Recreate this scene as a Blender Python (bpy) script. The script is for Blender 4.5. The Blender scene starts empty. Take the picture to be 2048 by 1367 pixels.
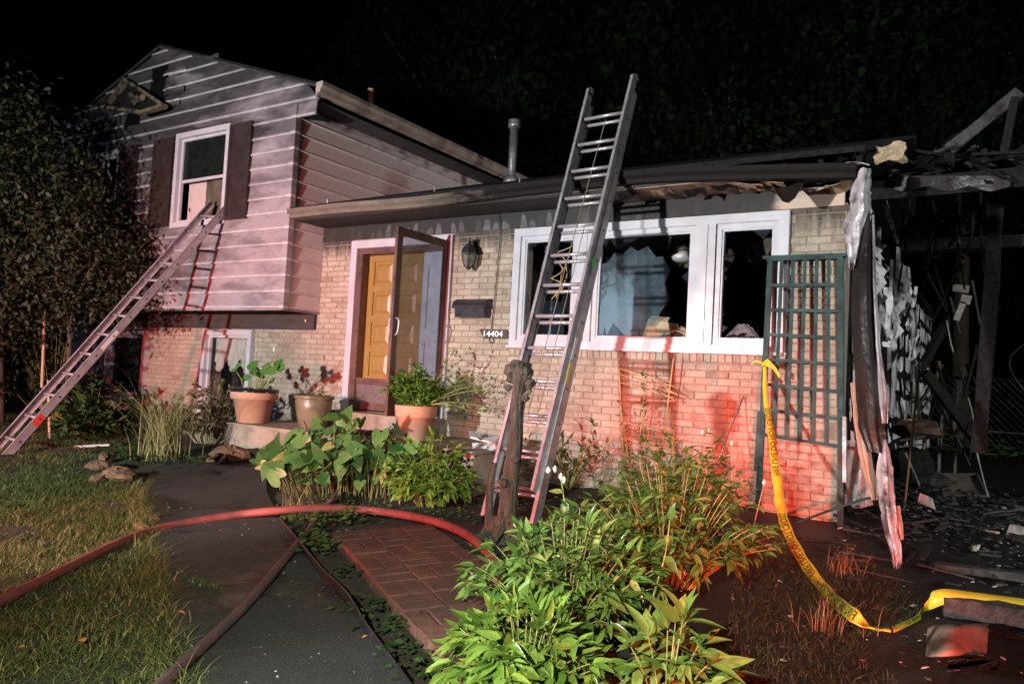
import bpy, math, random
import numpy as np
from mathutils import Matrix, Vector

random.seed(7); rng = np.random.default_rng(7)
scene = bpy.context.scene
COL = scene.collection

# ------------------------------------------------------------------ camera
YAW, PIT, ROL, FOC = -0.5755, 0.0470, -0.0550, 1539.6
CAM = np.array([1.21, -7.065, 1.047])
def cam_axes():
    f = np.array([math.sin(YAW)*math.cos(PIT), math.cos(YAW)*math.cos(PIT), math.sin(PIT)])
    r = np.array([math.cos(YAW), -math.sin(YAW), 0.0]); d = np.cross(f, r)
    c, s = math.cos(ROL), math.sin(ROL)
    return c*r+s*d, -s*r+c*d, f
CR, CD, CF = cam_axes()
cam = bpy.data.cameras.new('camera'); cam.sensor_width = 36; cam.lens = FOC/2048*36
cam.clip_start = .05; cam.clip_end = 400
co = bpy.data.objects.new('camera', cam); COL.objects.link(co); scene.camera = co
co.matrix_world = Matrix(((CR[0], -CD[0], -CF[0], CAM[0]), (CR[1], -CD[1], -CF[1], CAM[1]), (CR[2], -CD[2], -CF[2], CAM[2]), (0, 0, 0, 1)))

# ------------------------------------------------------------------ night sky
world = bpy.data.worlds.new('World'); scene.world = world; world.use_nodes = True
wn = world.node_tree; wn.nodes.clear()
sky = wn.nodes.new('ShaderNodeTexSky'); sky.sky_type = 'NISHITA'; sky.sun_disc = False
sky.sun_elevation = math.radians(-6); sky.sun_rotation = math.radians(200)
bg = wn.nodes.new('ShaderNodeBackground'); bg.inputs[1].default_value = 0.05
ow = wn.nodes.new('ShaderNodeOutputWorld')
wn.links.new(sky.outputs[0], bg.inputs[0]); wn.links.new(bg.outputs[0], ow.inputs[0])

# ------------------------------------------------------------------ lamps of the fire engines standing on the street behind the camera, plus two added fill lamps
def spot(name, loc, aim, power, col, size, blend, radius):
    l = bpy.data.lights.new(name, 'SPOT'); l.energy = power; l.color = col
    l.spot_size = math.radians(size); l.spot_blend = blend; l.shadow_soft_size = radius
    o = bpy.data.objects.new(name, l); COL.objects.link(o); o.location = loc
    o.rotation_euler = (Vector(aim)-Vector(loc)).to_track_quat('-Z', 'Y').to_euler()
spot('scene_light', (-4.7, -11.6, 1.75), (-3.9, 0, 1.8), 5600, (1.0, .985, .98), 92, .8, .15)
spot('side_fill_light', (12.0, -6.2, 3.8), (.6, 4.6, 1.0), 4200, (.95, 1.0, .98), 58, .9, .4)  # added fill that brightens the side wall and carport; source not seen
spot('foreground_fill', (.7, -8.3, 2.0), (-1.1, -4.3, -.3), 1400, (1.0, .98, .84), 64, 1., .06)  # added fill near the camera to brighten the foreground plants, no known source
spot('red_beacon', (-11.2, -18.0, 1.35), (-1.5, 0, -.4), 14000, (1.0, .055, .02), 16, 1., .3)
spot('red_beacon', (5.4, -13.5, 1.2), (-1.0, 0, .0), 13500, (1.0, .055, .02), 13, 1., .3)
spot('red_beacon', (-2.2, -14.5, 1.30), (-7.6, 0, .3), 7500, (1.0, .08, .06), 36, 1., .3)
spot('blue_beacon', (-13.5, -10.5, 2.6), (-8.0, 0, 2.2), 300, (.16, .26, 1.0), 60, .6, .12)
scene.view_settings.view_transform = 'Standard'; scene.view_settings.look = 'None'
scene.view_settings.exposure = .42; scene.view_settings.gamma = 1
scene.cycles.use_denoising = True
scene.cycles.max_bounces = 6; scene.cycles.transparent_max_bounces = 12
scene.cycles.sample_clamp_indirect = 4

# ------------------------------------------------------------------ from a place in the photograph to a place in the yard
def ray(x, y): return CR*((x-1024)/FOC) + CD*((y-683.5)/FOC) + CF
def at(x, y, Y=0.):
    d = ray(x, y); return CAM + d*((Y-CAM[1])/d[1])
def atX(x, y, X=0.):
    d = ray(x, y); return CAM + d*((X-CAM[0])/d[0])
def gz(x, y): return 0.055*min(y, 0.) + 0.035*max(0., -x-4.5)
def atG(x, y, h=0.):
    Z = 0.; d = ray(x, y)
    for i in range(60):
        P = CAM + d*((Z+h-CAM[2])/d[2]); Z = Z*.4+.6*gz(P[0], P[1])
    return CAM + d*((Z+h-CAM[2])/d[2])
def G(x, y, h=0.): return np.array([x, y, gz(x, y)+h])

# ------------------------------------------------------------------ objects
WL = {}
def wloc(o): return WL[o.name] if o is not None else np.zeros(3)
def tag(o, label=None, cat=None, group=None, kind=None):
    if label: o['label'] = label
    if cat: o['category'] = cat
    if group: o['group'] = group
    if kind: o['kind'] = kind
    return o
def thing(name, label, cat, loc, group=None):
    o = bpy.data.objects.new(name, None); COL.objects.link(o); o.empty_display_size = .1
    loc = np.array(loc, float); o.location = loc; WL[o.name] = loc
    return tag(o, label, cat, group)
def link_mesh(name, me, parent=None, loc=None):
    o = bpy.data.objects.new(name, me); COL.objects.link(o)
    if loc is not None: o.location = np.array(loc, float) - wloc(parent); WL[o.name] = np.array(loc, float)
    else: WL[o.name] = wloc(parent)
    if parent is not None: o.parent = parent
    return o
def mesh_np(name, V, F, mat, smooth=False):
    """V (n,3); F list of faces or (m,k) array"""
    me = bpy.data.meshes.new(name); V = np.asarray(V, float)
    if isinstance(F, np.ndarray):
        m, k = F.shape
        me.vertices.add(len(V)); me.vertices.foreach_set('co', V.ravel())
        me.loops.add(m*k); me.loops.foreach_set('vertex_index', F.astype(np.int32).ravel())
        me.polygons.add(m); me.polygons.foreach_set('loop_start', np.arange(0, m*k, k, dtype=np.int32))
        me.polygons.foreach_set('loop_total', np.full(m, k, np.int32)); me.update(calc_edges=True)
    else:
        me.from_pydata(V.tolist(), [], F); me.update()
    if mat is not None: me.materials.append(mat)
    if smooth: me.polygons.foreach_set('use_smooth', np.ones(len(me.polygons), bool))
    return me
def frame_of(t, up=(0, 0, 1)):
    t = np.array(t, float); t /= np.linalg.norm(t); u = np.array(up, float)
    if abs(t@u) > .98: u = np.array([1., 0, 0])
    s = np.cross(t, u); s /= np.linalg.norm(s); return t, s, np.cross(s, t)
def spline(P, n=8):
    P = [np.array(p, float) for p in P]; Q = [2*P[0]-P[1]] + P + [2*P[-1]-P[-2]]; out = []
    for i in range(1, len(Q)-2):
        a, b, c, d = Q[i-1:i+3]
        for k in range(n):
            t = k/n; out.append(.5*((2*b)+(c-a)*t+(2*a-5*b+4*c-d)*t*t+(3*b-a-3*c+d)*t**3))
    out.append(P[-1]); return out
class B:
    def __init__(s): s.v = []; s.f = []
    def add(s, V, F):
        n = len(s.v); s.v += [tuple(map(float, p)) for p in V]; s.f += [tuple(i+n for i in f) for f in F]; return s
    def box(s, a, b, R=None, c=None):
        (x0, y0, z0), (x1, y1, z1) = a, b
        V = np.array([(x0,y0,z0),(x1,y0,z0),(x1,y1,z0),(x0,y1,z0),(x0,y0,z1),(x1,y0,z1),(x1,y1,z1),(x0,y1,z1)], float)
        if R is not None: V = V@np.array(R).T
        if c is not None: V = V + np.array(c)
        return s.add(V, [(0,3,2,1),(4,5,6,7),(0,1,5,4),(1,2,6,5),(2,3,7,6),(3,0,4,7)])
    def bar(s, p, q, w, h, up=(0,0,1)):
        p = np.array(p, float); q = np.array(q, float); t, sd, u = frame_of(q-p, up); V = []
        for e in (p, q):
            for a, b in ((-1,-1),(1,-1),(1,1),(-1,1)): V.append(e+sd*a*w/2+u*b*h/2)
        return s.add(V, [(3,2,1,0),(4,5,6,7),(0,1,5,4),(1,2,6,5),(2,3,7,6),(3,0,4,7)])
    def tube(s, path, r, n=8, cap=True):
        P = [np.array(p, float) for p in path]; m = len(P)
        R = r if hasattr(r, '__len__') else [r]*m
        V = []; u = None
        for i in range(m):
            t = P[min(i+1, m-1)]-P[max(i-1, 0)]; t = t/(np.linalg.norm(t)+1e-12)
            if u is None: _, sd, u = frame_of(t)
            u = u-t*(u@t); u /= np.linalg.norm(u)+1e-12; sd = np.cross(t, u)
            for k in range(n):
                a = 2*math.pi*k/n; V.append(P[i]+R[i]*(math.cos(a)*sd+math.sin(a)*u))
        F = []
        for i in range(m-1):
            for k in range(n):
                a = i*n+k; b = i*n+(k+1)%n; F.append((a, b, b+n, a+n))
        if cap: F.append(tuple(range(n-1, -1, -1))); F.append(tuple((m-1)*n+k for k in range(n)))
        return s.add(V, F)
    def lathe(s, c, prof, n=24, jit=0.):
        c = np.array(c, float); V = []; m = len(prof)
        for r, z in prof:
            for k in range(n):
                a = 2*math.pi*k/n; j = 1+random.uniform(-jit, jit); V.append(c+np.array([r*j*math.cos(a), r*j*math.sin(a), z]))
        F = [(i*n+k, i*n+(k+1)%n, (i+1)*n+(k+1)%n, (i+1)*n+k) for i in range(m-1) for k in range(n)]
        F.append(tuple(range(n-1, -1, -1))); F.append(tuple((m-1)*n+k for k in range(n)))
        return s.add(V, F)
    def ribbon(s, P, S, w, th=.0015):
        """P centre points, S side vectors, w widths"""
        m = len(P); V = []
        W = w if hasattr(w, '__len__') else [w]*m
        for i in range(m):
            t = np.array(P[min(i+1,m-1)])-np.array(P[max(i-1,0)]); nn = np.cross(t, S[i]); nn = nn/(np.linalg.norm(nn)+1e-9)*th
            for a, b in ((-1,0),(1,0),(1,1),(-1,1)): V.append(np.array(P[i])+np.array(S[i])*W[i]/2*a-nn*b)
        F = [(3,2,1,0), tuple(4*(m-1)+k for k in range(4))]
        for i in range(m-1):
            for k in range(4): F.append((4*i+k, 4*i+(k+1)%4, 4*i+4+(k+1)%4, 4*i+4+k))
        return s.add(V, F)
    def sheet(s, grid, th):
        """grid [i][j] of points -> closed sheet of thickness th along its normals"""
        g = np.array(grid, float); m, n = g.shape[:2]
        du = np.gradient(g, axis=0); dv = np.gradient(g, axis=1); N = np.cross(du, dv); N /= np.linalg.norm(N, axis=2, keepdims=True)+1e-9
        V = np.concatenate([g.reshape(-1, 3), (g-N*th).reshape(-1, 3)]); o = m*n; F = []
        for i in range(m-1):
            for j in range(n-1):
                a = i*n+j; q = (a, a+n, a+n+1, a+1); F.append(q); F.append(tuple(o+k for k in reversed(q)))
        edge = [(0, j) for j in range(n)] + [(i, n-1) for i in range(1, m)] + [(m-1, j) for j in range(n-2, -1, -1)] + [(i, 0) for i in range(m-2, 0, -1)]
        E = [i*n+j for i, j in edge]
        for k in range(len(E)): a, b = E[k], E[(k+1) % len(E)]; F.append((a, b, o+b, o+a))
        return s.add(V, F)
    def prism(s, poly, z0, z1):
        """poly of (x,y); z0,z1 numbers or functions of (x,y)"""
        f0 = z0 if callable(z0) else (lambda x, y: z0); f1 = z1 if callable(z1) else (lambda x, y: z1)
        n = len(poly); V = [(x, y, f0(x, y)) for x, y in poly]+[(x, y, f1(x, y)) for x, y in poly]
        F = [tuple(range(n-1, -1, -1)), tuple(range(n, 2*n))]+[(i, (i+1)%n, n+(i+1)%n, n+i) for i in range(n)]
        return s.add(V, F)
    def shard(s, c, size, flat=.3):
        c = np.array(c, float); n = random.randint(4, 6); V = []
        a0 = random.uniform(0, 6.28); tilt = np.array([random.uniform(-.4, .4), random.uniform(-.4, .4)])
        for lv in (0, 1):
            for k in range(n):
                a = a0+2*math.pi*k/n; r = size*random.uniform(.5, 1.0)*(1-.25*lv)
                x, y = r*math.cos(a), r*math.sin(a)*.6; V.append(c+np.array([x, y, lv*size*flat+tilt[0]*x+tilt[1]*y]))
        F = [tuple(range(n-1, -1, -1)), tuple(range(n, 2*n))]+[(i, (i+1)%n, n+(i+1)%n, n+i) for i in range(n)]
        return s.add(V, F)
    def mesh(s, name, mat, off, smooth=False): return mesh_np(name, np.array(s.v)-off, s.f, mat, smooth)
    def build(s, name, mat, parent=None, smooth=False, loc=None):
        o = link_mesh(name, s.mesh(name, mat, wloc(parent) if loc is None else np.array(loc, float), smooth), parent, loc)
        return o

# ------------------------------------------------------------------ materials
def nd(nt, typ, ins=None, **kw):
    n = nt.nodes.new(typ)
    for k, v in kw.items(): setattr(n, k, v)
    for k, v in (ins or {}).items():
        if isinstance(v, bpy.types.NodeSocket): nt.links.new(v, n.inputs[k])
        elif v is not None: n.inputs[k].default_value = v
    return n
def newmat(name):
    m = bpy.data.materials.new(name); m.use_nodes = True; nt = m.node_tree; nt.nodes.clear()
    out = nt.nodes.new('ShaderNodeOutputMaterial'); return m, nt, out
def c4(c): return (c[0], c[1], c[2], 1)
def noise(nt, co, scale, detail=4, rough=.6, dist=0.):
    return nd(nt, 'ShaderNodeTexNoise', {'Vector': co, 'Scale': scale, 'Detail': detail, 'Roughness': rough, 'Distortion': dist}).outputs[0]
def ramp(nt, fac, a, b, ca=(0,0,0,1), cb=(1,1,1,1)):
    r = nd(nt, 'ShaderNodeValToRGB', {0: fac}); e = r.color_ramp.elements
    e[0].position = a; e[1].position = b; e[0].color = ca; e[1].color = cb; return r.outputs[0]
def mixc(nt, fac, a, b, mode='MIX'):
    n = nd(nt, 'ShaderNodeMix', None, data_type='RGBA', blend_type=mode)
    for i, v in ((0, fac), (6, a), (7, b)):
        if isinstance(v, bpy.types.NodeSocket): nt.links.new(v, n.inputs[i])
        else: n.inputs[i].default_value = v if i == 0 else c4(v)
    return n.outputs[2]
def mth(nt, op, a, b=0.):
    return nd(nt, 'ShaderNodeMath', {0: a, 1: b}, operation=op).outputs[0]
def rnd(nt):
    oi = nd(nt, 'ShaderNodeObjectInfo'); ge = nd(nt, 'ShaderNodeNewGeometry')
    return mth(nt, 'FRACT', mth(nt, 'ADD', oi.outputs['Random'], ge.outputs['Random Per Island']))
def pos(nt): return nd(nt, 'ShaderNodeNewGeometry').outputs['Position']
def mapv(nt, v, scale=(1,1,1), loc=(0,0,0)):
    return nd(nt, 'ShaderNodeMapping', {'Vector': v, 'Scale': scale, 'Location': loc}).outputs[0]
def sepz(nt, v): return nd(nt, 'ShaderNodeSeparateXYZ', {0: v}).outputs
def mrange(nt, v, a, b, c=0., d=1.):
    n = nd(nt, 'ShaderNodeMapRange', {0: v, 1: a, 2: b, 3: c, 4: d}); n.clamp = True; return n.outputs[0]
def finish(nt, out, col, rough=.7, bump=None, bs=.3, bd=.01, metal=0., spec=.5, coat=0.):
    p = nd(nt, 'ShaderNodeBsdfPrincipled', {'Base Color': col if isinstance(col, bpy.types.NodeSocket) else c4(col), 'Roughness': rough, 'Metallic': metal, 'Specular IOR Level': spec, 'Coat Weight': coat})
    if bump is not None:
        b = nd(nt, 'ShaderNodeBump', {'Strength': bs, 'Distance': bd, 'Height': bump}); nt.links.new(b.outputs[0], p.inputs['Normal'])
    nt.links.new(p.outputs[0], out.inputs[0]); return p
def plain(name, c1, c2=None, scale=12., rough=.7, metal=0., bs=.3, bd=.005, spec=.5, stretch=(1,1,1), var=0., dirt=None, dscale=3., lo=.35, hi=.65, dlo=.45, dhi=.7, rvar=.12):
    m, nt, out = newmat(name); co = mapv(nt, pos(nt), stretch)
    n1 = noise(nt, co, scale, 6); col = mixc(nt, ramp(nt, n1, lo, hi), c1, c2 or c1)
    if var:
        v = mrange(nt, rnd(nt), 0, 1, 1-var, 1+var); hs = nd(nt, 'ShaderNodeHueSaturation', {'Value': v, 'Color': col}); col = hs.outputs[0]
    if dirt: col = mixc(nt, ramp(nt, noise(nt, co, dscale, 5, .65), dlo, dhi), col, dirt)
    ro = mrange(nt, noise(nt, co, scale*.6, 3), .3, .7, rough-rvar, min(1, rough+rvar))
    finish(nt, out, col, ro, noise(nt, co, scale*3, 5), bs, bd, metal, spec); return m
def leafmat(name, c1, c2, c3=None, tr=.25, rough=.42, third=.9, spec=.45):
    m, nt, out = newmat(name); r = rnd(nt); col = mixc(nt, ramp(nt, r, .1, .8), c1, c2)
    if c3: col = mixc(nt, ramp(nt, r, third, third+.03), col, c3)
    col = mixc(nt, mrange(nt, noise(nt, pos(nt), 35., 3), .35, .7, 0, .45), col, tuple(x*.5 for x in c1))
    p = finish(nt, out, col, rough, spec=spec)
    t = nd(nt, 'ShaderNodeBsdfTranslucent', {0: col}); mx = nd(nt, 'ShaderNodeMixShader', {0: tr, 1: p.outputs[0], 2: t.outputs[0]})
    nt.links.new(mx.outputs[0], out.inputs[0]); return m
def glassmat(name, tint=(1,1,1), refl=.08, dirt=.0, dcol=(.3,.3,.3)):
    m, nt, out = newmat(name); tr = nd(nt, 'ShaderNodeBsdfTransparent', {0: c4(tint)}); gl = nd(nt, 'ShaderNodeBsdfGlossy', {'Roughness': .03})
    fr = mth(nt, 'MULTIPLY', mth(nt, 'POWER', nd(nt, 'ShaderNodeLayerWeight', {0: .5}).outputs['Facing'], 5.), .9); f = mth(nt, 'ADD', fr, refl*.5)
    mx = nd(nt, 'ShaderNodeMixShader', {0: f, 1: tr.outputs[0], 2: gl.outputs[0]})
    df = nd(nt, 'ShaderNodeBsdfDiffuse', {0: c4(dcol)})
    d = mrange(nt, noise(nt, pos(nt), 9., 6, .7), .3, .75, dirt*.3, dirt*1.5)
    m2 = nd(nt, 'ShaderNodeMixShader', {0: d, 1: mx.outputs[0], 2: df.outputs[0]}); nt.links.new(m2.outputs[0], out.inputs[0]); return m

MT = {}
def lip_highlight(nt, z):
    """1 on the rolled lower lip of each board, where a highlight is painted in"""
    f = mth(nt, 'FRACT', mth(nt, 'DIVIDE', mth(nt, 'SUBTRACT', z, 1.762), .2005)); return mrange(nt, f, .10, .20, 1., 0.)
def siding_mat():
    m, nt, out = newmat('aluminium_siding'); P = pos(nt)
    big = noise(nt, mapv(nt, P, (.5, .5, 1.5)), 1.5, 6, .62, .4); fine = noise(nt, mapv(nt, P, (2, 2, 9)), 5., 5)
    col = mixc(nt, ramp(nt, fine, .3, .7), (.26, .225, .24), (.34, .30, .32))
    col = mixc(nt, mrange(nt, rnd(nt), 0, 1, 0, .4), col, (.25, .225, .225))
    x, y, z = sepz(nt, P)
    hi = mrange(nt, z, 2.9, 5.4, 0., .26); lf = mrange(nt, x, -8.0, -11.5, 0., .3)
    f = mth(nt, 'ADD', big, mth(nt, 'ADD', hi, lf))
    soot = ramp(nt, f, .48, .74); col = mixc(nt, soot, col, (.038, .034, .036))
    sm = ramp(nt, noise(nt, mapv(nt, P, (.65, .65, 2.0)), 2.1, 6, .62, .5), .45, .64)
    col = mixc(nt, mth(nt, 'MULTIPLY', sm, .72), col, (.09, .078, .078))
    lip = mth(nt, 'MULTIPLY', lip_highlight(nt, z), mrange(nt, big, .3, .8, 1., .5)); col = mixc(nt, mth(nt, 'MULTIPLY', lip, mrange(nt, noise(nt, P, 3.3, 4), .35, .65, .55, 1.)), col, (.58, .55, .57))  # lips coloured brighter to paint a lit line along each board
    finish(nt, out, col, .45, fine, .12, .004, 0., .5); return m
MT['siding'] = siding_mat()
def side_siding_mat():
    m, nt, out = newmat('side_siding'); P = pos(nt); x, y, z = sepz(nt, P)
    fine = noise(nt, mapv(nt, P, (2, 2, 9)), 5., 5)
    col = mixc(nt, ramp(nt, fine, .3, .7), (.50, .46, .45), (.58, .55, .54))
    top = mth(nt, 'ADD', mrange(nt, z, 4.0, 4.4, 0, .35), mth(nt, 'MULTIPLY', noise(nt, mapv(nt, P, (1, 1.5, 3)), 3., 5), .8))
    col = mixc(nt, ramp(nt, top, .58, .85), col, (.09, .075, .065))
    drip = ramp(nt, noise(nt, mapv(nt, P, (3, 6, .5)), 2.2, 4), .66, .74); col = mixc(nt, mth(nt, 'MULTIPLY', drip, .3), col, (.12, .10, .09))
    finish(nt, out, col, .5, fine, .1, .004); return m
MT['side_siding'] = side_siding_mat()
def brick_mat(name, ca, cb, cc):
    m, nt, out = newmat(name); P = pos(nt); r = rnd(nt); x, y, z = sepz(nt, P)
    col = mixc(nt, ramp(nt, r, .1, .75), ca, cb); col = mixc(nt, ramp(nt, r, .86, .92), col, cc)
    n1 = noise(nt, P, 38., 6, .7); col = mixc(nt, mth(nt, 'MULTIPLY', ramp(nt, n1, .42, .72), .55), col, (.16, .10, .07))
    wash = ramp(nt, noise(nt, P, 5.5, 6, .7, .5), .46, .64); col = mixc(nt, mth(nt, 'MULTIPLY', wash, .6), col, (.43, .39, .32))
    spot_ = ramp(nt, noise(nt, P, 85., 4, .8), .56, .66); col = mixc(nt, mth(nt, 'MULTIPLY', spot_, .5), col, (.20, .14, .10))
    # soot below the eave, with runs where water came down
    dr = mth(nt, 'MULTIPLY', noise(nt, mapv(nt, P, (11, 11, .8)), 1.5, 5, .7), .55)
    so = mth(nt, 'ADD', mrange(nt, z, 2.2, 2.72, 0., .52), dr); col = mixc(nt, ramp(nt, so, .52, .70), col, (.045, .035, .028))
    rt = mth(nt, 'ADD', mrange(nt, x, -.55, .0, 0, .32), mth(nt, 'MULTIPLY', noise(nt, P, 5., 5), .6)); col = mixc(nt, mth(nt, 'MULTIPLY', ramp(nt, rt, .5, .8), .55), col, (.16, .075, .03))
    st = ramp(nt, noise(nt, mapv(nt, P, (1, 1, .6)), 1.1, 6, .65, .6), .44, .66); col = mixc(nt, mth(nt, 'MULTIPLY', st, .5), col, (.16, .125, .09))
    finish(nt, out, col, mrange(nt, n1, .3, .7, .55, .9), noise(nt, P, 60., 6, .75), .7, .006); return m
MT['brick'] = brick_mat('face_brick', (.33, .27, .205), (.42, .355, .275), (.27, .19, .135))
MT['mortar'] = plain('mortar', (.19, .155, .12), (.27, .225, .18), 14, .95, bs=.6)
def frieze_mat():
    m, nt, out = newmat('sooted_frieze'); P = pos(nt); x, y, z = sepz(nt, P)
    xw = mth(nt, 'ADD', x, mth(nt, 'MULTIPLY', noise(nt, P, 1.6, 2), .25)); xc = mth(nt, 'MULTIPLY', xw, 8.6); cell = mth(nt, 'FLOOR', xc); u = mth(nt, 'ABSOLUTE', mth(nt, 'SUBTRACT', mth(nt, 'MULTIPLY', mth(nt, 'FRACT', xc), 2.), 1.))
    r = nd(nt, 'ShaderNodeTexWhiteNoise', {'W': cell}, noise_dimensions='1D').outputs[0]
    lim = mth(nt, 'MULTIPLY', mth(nt, 'SUBTRACT', 1., mth(nt, 'POWER', mth(nt, 'DIVIDE', u, mrange(nt, r, 0, 1, .62, .92)), 3.)), mrange(nt, nd(nt, 'ShaderNodeTexWhiteNoise', {'W': mth(nt, 'ADD', cell, 77.3)}, noise_dimensions='1D').outputs[0], 0, 1, .07, .165))
    v = mth(nt, 'SUBTRACT', z, 2.70); f = mrange(nt, mth(nt, 'SUBTRACT', lim, v), -.004, .016, 0., 1.)
    zone = mth(nt, 'MULTIPLY', mrange(nt, x, -5.9, -4.9, .12, 1.), mrange(nt, x, -3.3, -1.6, 1., .12)); f = mth(nt, 'MULTIPLY', mth(nt, 'MULTIPLY', f, zone), mrange(nt, r, .25, .7, 0., 1.))
    col = mixc(nt, mth(nt, 'MULTIPLY', f, mrange(nt, noise(nt, P, 9., 4), .3, .7, .4, 1.)), (.016, .0135, .012), (.115, .11, .115))
    pale = mrange(nt, mth(nt, 'ADD', x, mth(nt, 'MULTIPLY', noise(nt, P, 4., 5), .35)), -.46, -.34, 0, 1)
    pc = mixc(nt, ramp(nt, noise(nt, P, 7., 5), .4, .7), (.50, .35, .26), (.40, .35, .30))
    col = mixc(nt, pale, col, pc)
    finish(nt, out, col, .7, noise(nt, mapv(nt, P, (30, 30, 3)), 2., 4), .25, .004); return m
MT['frieze'] = frieze_mat()
def soffit_mat():
    m, nt, out = newmat('burnt_soffit'); P = pos(nt); x, y, z = sepz(nt, P)
    pale = mrange(nt, mth(nt, 'ADD', x, mth(nt, 'MULTIPLY', noise(nt, mapv(nt, P, (1, 2.5, 1)), 3., 5), 1.6)), -1.5, -.2, 0, 1)
    col = mixc(nt, pale, (.028, .023, .020), (.46, .29, .19)); col = mixc(nt, ramp(nt, noise(nt, P, 9., 5), .5, .7), col, (.03, .024, .02))
    finish(nt, out, col, .75, noise(nt, P, 20., 5), .3, .004); return m
MT['soffit'] = soffit_mat()
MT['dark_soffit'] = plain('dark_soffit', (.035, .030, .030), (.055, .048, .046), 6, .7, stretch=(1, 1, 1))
def gutter_mat():
    m, nt, out = newmat('old_gutter'); P = pos(nt); x, y, z = sepz(nt, P); n1 = noise(nt, mapv(nt, P, (1.2, 4, 4)), 4., 6, .7)
    col = mixc(nt, ramp(nt, n1, .35, .65), (.12, .095, .075), (.18, .15, .12)); f = mth(nt, 'ADD', mrange(nt, x, -5.2, -2.6, 0., .5), mth(nt, 'MULTIPLY', n1, .55))
    col = mixc(nt, ramp(nt, f, .42, .62), col, (.010, .008, .007)); finish(nt, out, col, .7, n1, .3, .004, spec=.15); return m
MT['gutter'] = gutter_mat()
MT['eave_gutter'] = plain('eave_gutter', (.33, .26, .22), (.39, .32, .28), 6, .5, dirt=(.12, .09, .07), dscale=2.)
MT['roof'] = plain('asphalt_shingle', (.008, .008, .009), (.018, .018, .019), 30, .95, bs=.6, spec=.1)
MT['white'] = plain('white_paint', (.40, .39, .425), (.47, .46, .495), 6, .42, bs=.06, dirt=(.45, .40, .37), dscale=2.2, dlo=.5, dhi=.85)
MT['brown'] = plain('brown_metal', (.105, .052, .035), (.14, .075, .05), 9, .38, bs=.08, dirt=(.05, .03, .025), dscale=5)
MT['shutter'] = plain('brown_shutter', (.022, .012, .012), (.032, .019, .018), 10, .55)
MT['rim'] = plain('dark_rim_board', (.038, .026, .024), (.055, .040, .036), 5, .6, stretch=(1, 1, 5))
MT['char'] = plain('charred_wood', (.005, .005, .005), (.016, .015, .014), 22, .75, bs=.9, bd=.02, spec=.15, dirt=(.03, .028, .026), dscale=14, dlo=.62, dhi=.75)
MT['charlight'] = plain('ash_wood', (.012, .011, .010), (.055, .05, .046), 16, .8, bs=.8, bd=.015)
MT['void'] = plain('burnt_black', (.003, .003, .003), (.006, .006, .006), 8, .95, spec=.05)
MT['soot'] = plain('sooted_interior', (.010, .009, .009), (.022, .018, .016), 8, .9)
MT['door_wood'] = plain('varnished_door', (.20, .125, .028), (.30, .20, .048), 7, .42, bs=.12, stretch=(9, 9, .8), dirt=(.30, .14, .03), dscale=2.)
MT['blue_wall'] = None
def bluewall():
    m, nt, out = newmat('pale_blue_plaster'); P = pos(nt); x, y, z = sepz(nt, P)
    f = mth(nt, 'ADD', mrange(nt, z, 1.9, 2.55, 0, .5), mth(nt, 'MULTIPLY', noise(nt, P, 2.6, 6, .65, .5), .7))
    col = mixc(nt, ramp(nt, noise(nt, P, 1.5, 4), .35, .65), (.22, .31, .34), (.34, .42, .46)); col = mixc(nt, ramp(nt, f, .5, .72), col, (.035, .028, .022))
    finish(nt, out, col, .8, noise(nt, P, 12., 4), .2, .004); return m
MT['blue_wall'] = bluewall()
MT['plaster'] = plain('sooty_plaster', (.055, .045, .03), (.11, .09, .06), 4, .85, dirt=(.02, .016, .012), dscale=3)
MT['concrete'] = plain('stoop_concrete', (.27, .20, .15), (.36, .28, .22), 8, .85, bs=.5, dirt=(.10, .08, .06), dscale=4)
def walk_mat():
    m, nt, out = newmat('wet_concrete'); P = pos(nt)
    sp = noise(nt, P, 130., 3, .8); big = noise(nt, P, 2.2, 5)
    col = mixc(nt, ramp(nt, big, .35, .7), (.010, .013, .0125), (.028, .032, .030)); col = mixc(nt, ramp(nt, sp, .56, .66), col, (.11, .11, .10))
    wet = ramp(nt, noise(nt, P, 1.3, 4, .6), .52, .62); col = mixc(nt, mth(nt, 'MULTIPLY', wet, .5), col, (.008, .009, .009))
    finish(nt, out, col, mrange(nt, wet, 0, 1, .72, .16), noise(nt, P, 70., 6, .85), 1., .02); return m
MT['walk'] = walk_mat()
MT['paver'] = plain('red_paver', (.085, .036, .026), (.125, .056, .040), 22, .75, bs=.7, var=.22, dirt=(.06, .03, .022), dscale=6)
MT['alu'] = plain('aluminium', (.35, .33, .37), (.44, .42, .46), 18, .42, .45, bs=.1, dirt=(.26, .23, .24), dscale=7)
MT['rung'] = plain('rung_aluminium', (.42, .38, .40), (.50, .46, .48), 18, .34, .5, bs=.08)
MT['terra'] = plain('terracotta', (.48, .215, .125), (.56, .28, .175), 6, .85, bs=.25, dirt=(.36, .22, .15), dscale=3.)
MT['stoneware'] = plain('glazed_stoneware', (.10, .085, .05), (.17, .14, .085), 5, .35, bs=.1)
MT['blackplastic'] = plain('black_plastic', (.012, .012, .013), (.02, .02, .02), 8, .22, bs=.2, spec=.6)
MT['soil'] = plain('soil', (.022, .015, .010), (.05, .036, .024), 25, .95, bs=.9, bd=.02)
MT['rock'] = plain('rust_rock', (.11, .052, .024), (.22, .125, .065), 9, .9, bs=1., bd=.03, var=.3, dirt=(.05, .04, .03), dscale=9)
MT['bark'] = plain('stump_bark', (.022, .019, .016), (.19, .165, .135), 4.0, .9, bs=1., bd=.04, stretch=(9, 9, 1.1), dirt=(.10, .085, .06), dscale=1.2)
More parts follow.
